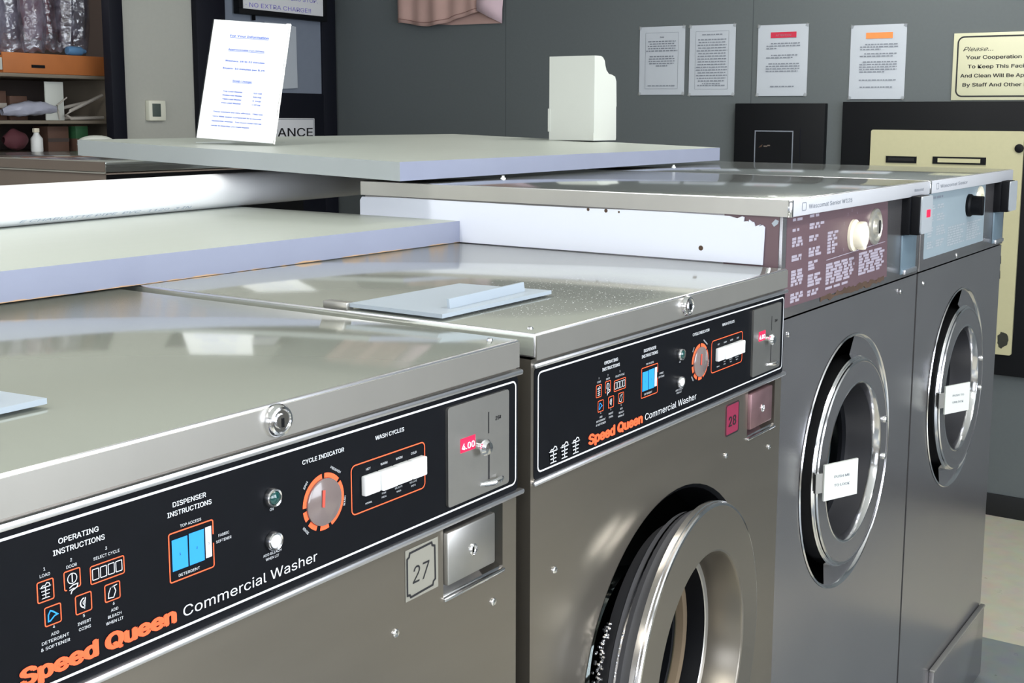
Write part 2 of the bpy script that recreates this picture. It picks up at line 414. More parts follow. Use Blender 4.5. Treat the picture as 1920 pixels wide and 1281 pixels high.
    def grid(s, rows, m):
        n = len(rows[0]); V = [p for r in rows for p in r]
        s.add(V, [(i * n + k, i * n + k + 1, (i + 1) * n + k + 1, (i + 1) * n + k) for i in range(len(rows) - 1) for k in range(n - 1)], m); return s
    def build(s, name, parent=None, smooth=True, angle=35, label=None):
        me = bpy.data.meshes.new(name); me.from_pydata(s.v, [], s.f)
        for m in s.mats: me.materials.append(m)
        me.polygons.foreach_set('material_index', s.m)
        if smooth:
            me.polygons.foreach_set('use_smooth', [True] * len(me.polygons))
            me.set_sharp_from_angle(angle=R(angle))
        me.update()
        o = bpy.data.objects.new(name, me); col.objects.link(o)
        if parent: o.parent = parent
        if label: o['label'] = label
        return o

def rrect(u0, u1, v0, v1, r, seg=5):
    out = []
    for cx, cy, a in ((u1 - r, v1 - r, 0), (u0 + r, v1 - r, PI / 2), (u0 + r, v0 + r, PI), (u1 - r, v0 + r, 1.5 * PI)):
        for k in range(seg + 1):
            t = a + PI / 2 * k / seg; out.append((cx + r * math.cos(t), cy + r * math.sin(t)))
    return out

def tag(o, label, cat, group=None):
    o['label'] = label; o['category'] = cat
    if group: o['group'] = group
    return o
def empty(name, loc, label, cat, group=None):
    o = bpy.data.objects.new(name, None); col.objects.link(o); o.location = loc; o.empty_display_size = 0.1
    return tag(o, label, cat, group)
def struct(o): o['kind'] = 'structure'; return o

def front_with_holes(mb, x0, x1, z0, z1, y, holes, depth, m):
    """flat front with holes; each hole is a closed list of (x,z); walls go 'depth' into +y"""
    bm = bmesh.new()
    def loop(pts):
        vs = [bm.verts.new((p[0], y, p[1])) for p in pts]
        return vs, [bm.edges.new((vs[i], vs[(i + 1) % len(vs)])) for i in range(len(vs))]
    o, e = loop([(x0, z0), (x1, z0), (x1, z1), (x0, z1)]); E = list(e)
    loops = []
    for h in holes:
        v, ee = loop(h); E += ee; loops.append(v)
    bmesh.ops.triangle_fill(bm, edges=E, use_beauty=True, normal=(0, -1, 0))
    for v in loops:
        w = [bm.verts.new((q.co.x, y + depth, q.co.z)) for q in v]
        for i in range(len(v)): bm.faces.new((v[i], v[(i + 1) % len(v)], w[(i + 1) % len(v)], w[i]))
    for f in bm.faces:
        f.normal_update()
        if abs(f.normal.y) > 0.9 and f.normal.y > 0: f.normal_flip()
    bm.verts.index_update()
    mb.add([v.co[:] for v in bm.verts], [[v.index for v in f.verts] for f in bm.faces], m); bm.free()
    return mb
def circle(cx, cz, r, n=72): return [(cx + r * math.cos(2 * PI * k / n), cz + r * math.sin(2 * PI * k / n)) for k in range(n)]
def domed(mb, x, y, z, r, h, m, seg=16):
    mb.lathe([(r, 0), (r * 0.94, -h * 0.5), (r * 0.7, -h * 0.85), (0.0001, -h)], x, y, z, m, seg)

FRONT = lambda y=0.0, x=0.0: Frame((x, y, 0), (1, 0, 0), (0, 0, 1))       # faces -y
XW, YL = 3.479, 3.634
FAR = Frame((XW, 0, 0), (0, -1, 0), (0, 0, 1))                           # u = -y, faces -x
LEFT = Frame((0, YL, 0), (1, 0, 0), (0, 0, 1))

# ------------------------------------------------------------------ the room
struct(MB().box(-5, XW + .12, -3.6, 5.2, -0.1, 0, 'floor').build('floor'))
struct(MB().box(-5, XW + .12, -3.6, 5.2, 2.9, 3.0, 'ceiling').build('ceiling'))
struct(MB().box(XW, XW + .12, -3.6, 5.2, 0, 2.9, 'wall').build('wall_far'))
w = MB()
w.box(2.32, XW, YL, YL + .12, 0, 2.9, 'pillar'); w.box(2.15, 2.32, YL, YL + .02, 0, 2.9, 'pillar'); w.box(-5, 0.6, YL, YL + .12, 0, 2.9, 'pillar')
w.box(0.6, 2.15, YL, YL + .02, 2.25, 2.9, 'pillar'); w.box(0.6, 2.15, YL, YL + .02, 0, 1.30, 'pillar')
struct(w.build('wall_left', smooth=False))
a = MB()
a.box(0.5, 2.7, 4.55, 4.6, 0, 2.9, 'alcove'); a.box(0.45, 0.5, YL + .12, 4.6, 0, 2.9, 'alcove'); a.box(2.7, 2.75, YL + .12, 4.6, 0, 2.9, 'alcove')
struct(a.build('wall_alcove', smooth=False))
f = MB()   # opposite wall with shop windows, and end wall with window
f.box(-5, XW, -3.6, -3.48, 0, 0.8, 'front'); f.box(-5, XW, -3.6, -3.48, 2.6, 2.9, 'front')
for x0, x1 in ((-5, -4.6), (-2.6, -2.3), (-0.3, 0.0), (2.0, XW)): f.box(x0, x1, -3.6, -3.48, 0.8, 2.6, 'front')
struct(f.build('wall_front', smooth=False))
f = MB()
f.box(-5.12, -5, -3.6, 5.2, 0, 0.9, 'front'); f.box(-5.12, -5, -3.6, 5.2, 2.5, 2.9, 'front')
for y0, y1 in ((-3.6, -3.0), (-0.4, 0.0), (2.6, 5.2)): f.box(-5.12, -5, y0, y1, 0.9, 2.5, 'front')
struct(f.build('wall_back', smooth=False))
struct(MB().box(XW - .012, XW, -3.48, YL, 0, 0.084, 'base', 0.002).build('baseboard_far'))

# dark opening jamb and dark door beside the corner
struct(MB().box(2.127, 2.195, YL - .03, YL + .02, 1.0, 2.25, 'navy', 0.004).build('trim_1'))
d = bpy.data.objects.new('door_1', None); col.objects.link(d); d.location = (0, 0, 0); struct(d)
dm = MB()
dm.box(2.58, 2.747, YL - .035, YL, 0, 2.25, 'navy', .004); dm.box(3.37, XW - .013, YL - .035, YL, 0.1, 2.25, 'navy', .004)
dm.box(2.747, 3.37, YL - .035, YL, 0.1, 1.587, 'navy', .004); dm.box(2.747, 3.37, YL - .035, YL, 2.15, 2.25, 'navy', .004)
dm.build('door_frame', d)
MB().box(2.747, 3.37, YL - .022, YL, 1.587, 2.15, 'doorgrey').build('door_panel', d, label='grey panel')

# ceiling light fixtures
for i, (x, y) in enumerate(((-2.6, -1.2), (-2.6, 1.6), (0.6, -1.2), (-0.7, 0.9), (2.4, 0.6))):
    e = empty('ceiling_light', (x, y, 2.9), 'long white ceiling light above the machines', 'ceiling light', 'ceiling lights')
    MB().box(-.62, .62, -.16, .16, -.07, 0, 'white', .01).build('housing', e)
    MB().box(-.58, .58, -.13, .13, -.078, -.0705, 'lamp_on', .003).build('diffuser', e)

# ------------------------------------------------------------------ the low washers (numbers 27 and 28)
def basket(g, fr, u, v0, v1, w, n, m, lw):
    h = v1 - v0; b = v0 + h * 0.72
    g.line(fr, [(u - w / 2, b), (u + w / 2, b), (u + w * .36, v0), (u - w * .36, v0)], lw, n, m, True)
    for t in (.33, .66): g.line(fr, [(u - w * (.36 + .14 * t), v0 + (b - v0) * t), (u + w * (.36 + .14 * t), v0 + (b - v0) * t)], lw, n, m)
    for t in (-.5, 0, .5): g.line(fr, [(u + w * t * .72, v0), (u + w * t, b)], lw, n, m)
    g.line(fr, [(u - w * .45, b), (u - w * .25, b + h * .14), (u - w * .05, b + h * .1), (u + w * .15, b + h * .27), (u + w * .38, b + h * .2), (u + w * .45, b)], lw, n, m)

def washer_graphics():
    g = MB(); fr = FRONT(-.0046); n = 0.0; W, O, B, K = 'print_w', 'print_o', 'print_b', 'print_k'
    g.rring(fr, -.6775, .0002, 1.0965, 1.2065, .006, .0019, n, W)
    g.text(fr, 'Speed Queen', -.5718, 1.1032, .0162, n + .0003, O, 'l', bold=.055, width=.1262)
    g.text(fr, 'Commercial Washer', -.4375, 1.1040, .0118, n, W, 'l', width=.1425)
    for t, u, v, wd in (('OPERATING', -.5234, 1.1917, .0315), ('INSTRUCTIONS', -.5233, 1.1846, .0405), ('DISPENSER', -.4280, 1.1912, .0312), ('INSTRUCTIONS', -.4280, 1.1844, .0415),
                        ('CYCLE INDICATOR', -.2850, 1.1914, .0500), ('WASH CYCLES', -.1995, 1.1922, .0395)):
        g.text(fr, t, u, v, .0053, n, W, 'c', bold=.012, width=wd)
    sm = lambda t, u, v, h=.0031, rot=0, wd=None: g.text(fr, t, u, v, h, n, W, 'c', width=wd, rot=rot, bold=.003)
    sm('1', -.5506, 1.1768); sm('LOAD', -.5504, 1.1725); sm('2', -.5302, 1.1768); sm('DOOR', -.5300, 1.1725); sm('3', -.5022, 1.1766); sm('SELECT CYCLE', -.5020, 1.1718)
    for u0, u1, v0, v1 in ((-.5566, -.5445, 1.1555, 1.1697), (-.5362, -.5238, 1.1575, 1.1706), (-.5156, -.4880, 1.1552, 1.1680), (-.5521, -.5399, 1.1376, 1.1506), (-.5284, -.5159, 1.1376, 1.1508), (-.5048, -.4924, 1.1384, 1.1508)):
        g.rring(fr, u0, u1, v0, v1, .0012, .0008, n, O, 3)
    basket(g, fr, -.5505, 1.1578, 1.1680, .0078, n, W, .0006)
    g.rect(fr, -.5345, -.5265, 1.1555, 1.1585, n + .0002, 'panel')
    g.arc(fr, -.5300, 1.1646, .0036, 0, 2 * PI, .0006, n, W); g.line(fr, [(-.5300, 1.168), (-.5300, 1.162)], .0008, n, W)
    g.line(fr, [(-.5328, 1.1585), (-.530, 1.1600), (-.5262, 1.1600), (-.5266, 1.1578), (-.531, 1.1560), (-.5318, 1.1540)], .0008, n + .0004, W); g.line(fr, [(-.5328, 1.1568), (-.529, 1.1576)], .0006, n + .0004, W)
    for k in range(4): g.line(fr, rrect(-.5140 + k * .0064, -.5090 + k * .0064, 1.1578, 1.1654, .0003, 1), .0006, n, W, True)
    g.line(fr, [(-.5496, 1.1405), (-.5494, 1.1450), (-.5478, 1.1476), (-.5462, 1.1468), (-.5425, 1.1436), (-.5448, 1.1432), (-.5482, 1.1405)], .0010, n, B, True)
    g.arc(fr, -.5212, 1.1444, .0034, PI * .55, PI * 1.5, .0009, n, W); g.line(fr, [(-.5206, 1.1480), (-.5216, 1.1400)], .0008, n, W); g.arc(fr, -.5212, 1.1444, .0014, PI * .5, PI * 1.6, .0006, n, W)
    g.line(fr, [(-.5022, 1.1408), (-.4978, 1.1402), (-.4958, 1.1445), (-.4975, 1.1485), (-.5000, 1.1478), (-.5018, 1.1440)], .0007, n, W, True); g.line(fr, [(-.5000, 1.1478), (-.4945, 1.1488)], .0007, n, W)
    sm('4', -.5457, 1.1346); sm('ADD', -.5452, 1.1297); sm('DETERGENT', -.5450, 1.1255, wd=.0208); sm('& SOFTENER', -.5451, 1.1213, wd=.0222)
    sm('5', -.5224, 1.1342); sm('INSERT', -.5222, 1.1294); sm('COINS', -.5221, 1.1252); sm('6', -.4980, 1.1347); sm('ADD', -.4975, 1.1301); sm('BLEACH', -.4976, 1.1258); sm('WHEN LIT', -.4978, 1.1215)
    # dispenser diagram
    g.rring(fr, -.4484, -.4065, 1.1340, 1.1716, .0018, .0010, n, O, 4); g.rect(fr, -.4075, -.4055, 1.1530, 1.1600, n + .0002, 'panel')
    g.rect(fr, -.4458, -.4312, 1.1420, 1.1662, n, B); g.rect(fr, -.4298, -.4154, 1.1420, 1.1668, n, B); g.rect(fr, -.4142, -.4082, 1.1428, 1.1672, n, W)
    for t, u in (('1', -.4385), ('2', -.4226), ('3', -.4112)): g.text(fr, t, u, 1.1530, .0026, n + .0003, K)
    sm('TOP ACCESS', -.4276, 1.1740, wd=.0200); sm('DETERGENT', -.4305, 1.1365, wd=.0200); sm('FABRIC', -.3960, 1.1560); sm('SOFTENER', -.3962, 1.1515)
    sm('ON', -.3455, 1.1618); sm('ADD BLEACH', -.3460, 1.1252, wd=.0200); sm('WHEN LIT', -.3460, 1.1214)
    # cycle dial ring, clockwise degrees from the top
    for a0, a1 in ((3, 50), (56, 158), (166, 192), (203, 230), (240, 262), (270, 356)):
        g.arc(fr, -.2858, 1.1533, .0228, R(90 - a0), R(90 - a1), .0042, n, O)
    sm('SPIN', -.3060, 1.1722, rot=R(52)); sm('PREWASH', -.2712, 1.1768, rot=R(-32)); sm('WASH', -.2590, 1.1470, rot=R(80)); sm('RINSE', -.3085, 1.1330, rot=R(-48))
    g.rring(fr, -.2512, -.1500, 1.1310, 1.1755, .0050, .0011, n, O)
    for t, u in (('HOT', -.2290), ('WARM', -.2080), ('WARM', -.1870), ('COLD', -.1660)): sm(t, u, 1.1672)
    for t, b, u in (('PERM', 'PRESS', -.2085), ('DELICATE', 'WASH', -.1880), ('DELICATE', 'KNITS', -.1670)):
        sm(t, u, 1.1400, .0022); sm(b, u, 1.1364, .0022)
    sm('NORMAL', -.2290, 1.1364, .0022)
    for u in (-.6467, -.6237, -.6002): basket(g, fr, u, 1.1005, 1.1180, .0160, n, W, .0012)
    return g

def make_low_washer(xr):
    root = empty('commercial_washer', (xr, 0, 0), 'x', 'washing machine')
    HC = (-.344, .755)
    b = MB()
    rec = rrect(-.1215, -.0215, 1.0085, 1.0812, .0012, 2)
    front_with_holes(b, -.690, .003, .10, 1.2225, 0.0, [circle(HC[0], HC[1], .236), rec], .03, 'steel')
    b.hexa([(-.690, .0, .10), (.003, .0, .10), (.003, .86, .10), (-.690, .86, .10), (-.690, .0, 1.2225), (.003, .0, 1.2225), (.003, .86, 1.2225), (-.690, .86, 1.2225)][:8], ['steel'] * 6) if False else None
    for P in ([(-.69, 0, .1), (-.69, .86, .1), (-.69, .86, 1.2225), (-.69, 0, 1.2225)], [(.003, .86, .1), (.003, 0, .1), (.003, 0, 1.2225), (.003, .86, 1.2225)], [(.003, .86, .1), (-.69, .86, .1), (-.69, .86, 1.2225), (.003, .86, 1.2225)]):
        b.add(P, [(0, 1, 2, 3)], 'steel')
    b.box(-.68, -.007, .04, .85, 0, .10, 'black')
    b.build('cabinet', root)
    l = MB(); l.box(-.690, .000, -.0055, .86, 1.2245, 1.251, 'lid', .0022, 2, 'bright')  # bevels in the bright metal: painted highlight along the lid edge
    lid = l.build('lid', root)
    l = MB(); l.box(-.689, -.001, -.0068, -.0050, 1.2222, 1.2486, 'lip').build('lid_front_band', lid)
    k = MB()
    k.lathe([(.0135, 0), (.0135, -.003), (.0118, -.006), (.0098, -.0066), (.0088, -.0052), (.0064, -.0052), (.0060, -.007), (.0001, -.007)], -.343, -.0068, 1.2372, 'chrome', 28)
    k.box(-.3442, -.3418, -.0144, -.0137, 1.2325, 1.2400, 'black')
    k.build('lid_lock', lid)
    # dispenser hatch
    h = MB()
    P = [(-.686, .122), (-.456, .127), (-.472, .262), (-.690 + .006, .262)]
    h.slab(Frame((0, 0, 0), (1, 0, 0), (0, 1, 0)), P, 1.2545, 1.2592, 'hatch')
    ht = h.build('dispenser_hatch', lid, label='flat grey hatch')
    MB().hexa([(-.650, .139, 1.2588), (-.482, .150, 1.2588), (-.482, .154, 1.2588), (-.650, .143, 1.2588), (-.650, .141, 1.2705), (-.482, .152, 1.2705), (-.482, .155, 1.2705), (-.650, .144, 1.2705)], 'hatch').build('hatch_grip', lid)
    hg = MB(); hg.box(-.689, -.676, .262, .300, 1.2510, 1.2600, 'lip', .001); hg.build('hatch_hinge', lid)
    for x, y in ((-.022, .016), (-.668, .016)):
        s = MB(); s.lathe([(.0034, 0), (.0030, .002), (.0001, .0028)], x, y, 1.251, 'chrome', 10, ax='z'); s.build('lid_screw', lid)
    # control panel
    c = MB(); c.slab(FRONT(), rrect(-.6845, .0045, 1.0885, 1.2125, .006), 0, .0042, 'panel')
    cp = c.build('control_panel', root); cp.location.y = .0034
    t = MB(); t.box(-.688, .010, -.0085, 0, 1.2122, 1.2185, 'bright', .0025); t.box(-.688, .013, -.0085, 0, 1.0828, 1.0890, 'bright', .0025)
    t.box(-.6895, -.6845, -.003, 0, 1.089, 1.2125, 'bright', .001)
    t.build('panel_trim', cp)
    washer_graphics().build('panel_lettering', cp, smooth=False)
    d = MB(); d.lathe([(.0205, 0), (.0205, -.0018), (.0190, -.0028), (.0001, -.0034)], -.2858, -.0044, 1.1533, 'smoke', 40)
    dd = d.build('cycle_dial', cp); MB().slab(FRONT(-.0080), [(-.2915, 1.1505), (-.2885, 1.1495), (-.2875, 1.1645), (-.2905, 1.1650)], 0, .0006, 'needle').build('dial_needle', dd)
    for z, lens in ((1.1730, 'green'), (1.1366, 'white')):
        r = MB(); r.lathe([(.0082, 0), (.0082, -.003), (.0072, -.0048), (.0058, -.0045), (.0056, -.003)], -.3452, -.0044, z, 'chrome', 24)
        rr = r.build('indicator_lamp', cp, label='green lamp in chrome ring' if lens == 'green' else 'white lamp in chrome ring')
        q = MB(); domed(q, -.3452, -.0070, z, .0058, .0035, lens); q.build('lamp_lens', rr)
    for i in range(4):
        x0 = -.2384 + i * .0211
        q = MB(); q.box(x0, x0 + .0203, -.0122 + (.0025, 0, .0006, .0003)[i], -.0042, 1.1457, 1.1638, 'white', .0012); q.build('cycle_button', cp)
    p = MB(); p.slab(FRONT(-.0042), rrect(-.1178, -.0158, 1.1020, 1.2015, .0035), 0, .0032, 'plate')
    cpl = p.build('coin_plate', cp)
    fr = FRONT(-.0076); q = MB(); q.rect(fr, -.0524, -.0508, 1.1625, 1.1845, 0, 'print_k'); q.rect(fr, -.0524, -.0500, 1.1145, 1.1480, 0, 'print_k'); q.text(fr, '25¢', -.0352, 1.1735, .0056, 0, 'print_k', bold=.01, shear=.2)
    q.build('coin_slot', cpl, smooth=False)
    q = MB(); q.lathe([(.0035, 0), (.0035, -.005), (.0078, -.0062), (.0085, -.0090), (.0060, -.0122), (.0001, -.0130)], -.0670, -.0074, 1.1522, 'chrome', 24); q.build('return_knob', cpl)
    q = MB(); q.tube([(-.066, -.0078, 1.1128), (-.060, -.0100, 1.1124), (-.052, -.0135, 1.1122), (-.042, -.0145, 1.1126), (-.035, -.0125, 1.1132)], [.002, .0026, .003, .003, .0022], 'chrome', 10); q.build('coin_lever', cpl)
    q = MB(); q.rect(fr, -.0985, -.0742, 1.1522, 1.1665, 0, 'led')
    q.text(FRONT(-.0079), '4.00', -.0862, 1.1548, .0088, 0, 'led_on', bold=.008, width=.0205); q.build('price_display', cpl, smooth=False)
    # coin box in its recess
    r = MB(); r.add([(-.1215, .030, 1.0085), (-.0215, .030, 1.0085), (-.0215, .030, 1.0812), (-.1215, .030, 1.0812)], [(0, 1, 2, 3)], 'slate')
    r.box(-.1225, -.0205, -.0030, .0100, 1.0070, 1.0112, 'chrome', .0012); r.hexa([(-.1215, .002, 1.0090), (-.0215, .002, 1.0090), (-.0215, .029, 1.0090), (-.1215, .029, 1.0090), (-.1215, .002, 1.0130), (-.0215, .002, 1.0130), (-.0215, .029, 1.0240), (-.1215, .029, 1.0240)], 'chrome')
    rc = r.build('coin_box_recess', root)
    q = MB(); q.box(-.1205, -.0410, -.0050, .0290, 1.0235, 1.0775, 'plate', .0022); cb = q.build('coin_box_door', rc)
    q = MB(); q.lathe([(.0062, 0), (.0062, -.0012), (.0050, -.0020), (.0046, -.0004), (.0001, -.0004)], -.0795, -.0050, 1.0490, 'chrome', 20); q.box(-.0803, -.0787, -.0058, -.0052, 1.0462, 1.0515, 'black'); q.build('coin_box_lock', cb)
    for x, z in ((-.0390, .9790), (-.1940, 1.0316 - .03), (-.642, .9746)):
        q = MB(); domed(q, x, 0, z, .0045, .0028, 'chrome', 12); q.build('panel_screw', root)
    for z in (.7477, .7285, .6958, .6782):
        q = MB(); domed(q, -.0925, 0, z, .0042, .0030, 'chrome', 12); q.build('hinge_screw', root)
    # door: gasket well, ring, glass
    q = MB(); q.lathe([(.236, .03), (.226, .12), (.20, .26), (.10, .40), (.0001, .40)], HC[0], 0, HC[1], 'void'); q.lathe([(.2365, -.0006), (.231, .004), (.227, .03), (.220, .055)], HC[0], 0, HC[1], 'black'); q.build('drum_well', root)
    c0 = Vector((HC[0] + .004, -.043, .7465)); mtx = Matrix.Translation(c0) @ Matrix.Rotation(.090, 4, 'Z')
    def place(mb):
        mb.v = [tuple(mtx @ Vector(v)) for v in mb.v]; return mb
    q = MB(); q.lathe([(.2080, .040), (.2100, .0165), (.2215, .0160), (.2255, .0135), (.2262, .0075), (.2262, .0060), (.2250, .0050), (.2250, .0020), (.2236, .0004), (.2205, -.0002)], 0, 0, 0, 'chrome', 120); q.lathe([(.2205, -.0002), (.1615, -.0002), (.1592, .0010), (.1575, .0040), (.1510, .050)], 0, 0, 0, 'steel', 120)
    ring = place(q).build('door_ring', root, angle=22)
    q = MB(); q.lathe([(.2100, .0170), (.2120, .030), (.2080, .038), (.2050, .040), (.2050, .048), (.1980, .052), (.1850, .070)], 0, 0, 0, 'rubber', 72); place(q).build('door_gasket', ring, angle=22)
    q = MB(); q.lathe([(.1510, .050), (.1450, .0515), (.1440, .053)], 0, 0, 0, 'lip', 96); q.lathe([(.1440, .053), (.1385, .074), (.1380, .078)], 0, 0, 0, 'black', 72); q.lathe([(.1380, .078), (.1285, .080), (.1262, .092)], 0, 0, 0, 'rusty', 72); q.lathe([(.1262, .092), (.1220, .094), (.1210, .110)], 0, 0, 0, 'black', 72); place(q).build('window_rim', ring, angle=22)
    q = MB(); q.lathe([(.1255, .090), (.120, .120), (.108, .165), (.085, .195), (.045, .212), (.0001, .216)], 0, 0, 0, 'glass', 48); place(q).build('window_glass', ring)
    q = MB()
    ch = []
    for k in range(60):
        a = R(148 + k * 0.8); rr = .222 + .0015 * math.sin(k * 1.7)
        for _ in range(2):
            ch.append((HC[0] + (rr + rng.uniform(-.004, .003)) * math.cos(a), -.006 + rng.uniform(-.005, .005), HC[1] + (rr + rng.uniform(-.004, .004)) * math.sin(a)))
    for p in ch: q.lathe([(.0001, -.0022), (.0019, -.0011), (.0019, .0011), (.0001, .0022)], p[0], p[1], p[2], 'chrome', 6)
    q.build('bead_chain', root)
    return root

def copy_tree(o, parent=None):
    c = o.copy(); col.objects.link(c)
    if parent: c.parent = parent
    for ch in list(o.children): copy_tree(ch, c)
    return c
w28 = make_low_washer(.594)
w27 = copy_tree(w28); w27.location = (-.126, 0, -.0015)
for ch in w27.children:
    if ch.name.startswith('lid') and not ch.name.startswith('lid_'):
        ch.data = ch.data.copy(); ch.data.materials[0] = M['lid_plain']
tag(w28, 'stainless front-loading washer with red number 28 decal, between washer 27 and the tall machines', 'washing machine', 'low washers with black control panels')
tag(w27, 'stainless washer with grey number 27 decal, nearest the camera, cut by the left edge', 'washing machine', 'low washers with black control panels')
q = MB(); fr = FRONT(-.0004); q.rect(fr, -.1790, -.1300, 1.0260, 1.0765, 0, 'decal')
pts = [(-.1765, 1.0320), (-.1765, 1.0675), (-.1735, 1.0690), (-.1725, 1.0725), (-.1400, 1.0735), (-.1390, 1.0705), (-.1352, 1.0690), (-.1345, 1.0355), (-.1375, 1.0340), (-.1385, 1.0305), (-.1715, 1.0290), (-.1730, 1.0315)]
q.line(FRONT(-.0007), pts, .0022, 0, 'print_k', True); q.text(FRONT(-.0007), '27', -.1560, 1.0410, .0235, 0, 'print_k', width=.0250, shear=.12)
q.build('number_decal', w27, smooth=False, label='grey decal reading 27')
q = MB(); q.slab(FRONT(0), rrect(-.1975, -.1530, 1.0290, 1.0755, .004), 0, .0006, 'decal_red'); q.rring(FRONT(-.0008), -.1965, -.1540, 1.0300, 1.0745, .004, .0022, 0, 'print_k'); q.text(FRONT(-.0008), '28', -.1752, 1.0420, .0200, 0, 'print_k', width=.0240, bold=.02)
q.build('number_decal', w28, smooth=False, label='red decal reading 28')
for ch in w28.children:
    for cc in ch.children:
        if cc.name.startswith('coin_box_door'):
            cc.data = cc.data.copy(); cc.data.materials[0] = M['plate_red_reflection']; cc['label'] = 'coin box door with painted red reflection'

# ------------------------------------------------------------------ the tall washers
def greek(g, fr, u0, u1, v1, v0, lh, n, m, fill=(.55, 1.0), word=.012, t=.55, rg=rng):
    v = v1
    while v - lh * t > v0:
        end = u0 + (u1 - u0) * rg.uniform(*fill); u = u0
        while u < end:
            wd = word * rg.uniform(.5, 1.6); e = min(end, u + wd)
            if e - u > word * .2: g.rect(fr, u, e, v - lh * t, v, n, m)
            u = e + word * .28
        v -= lh

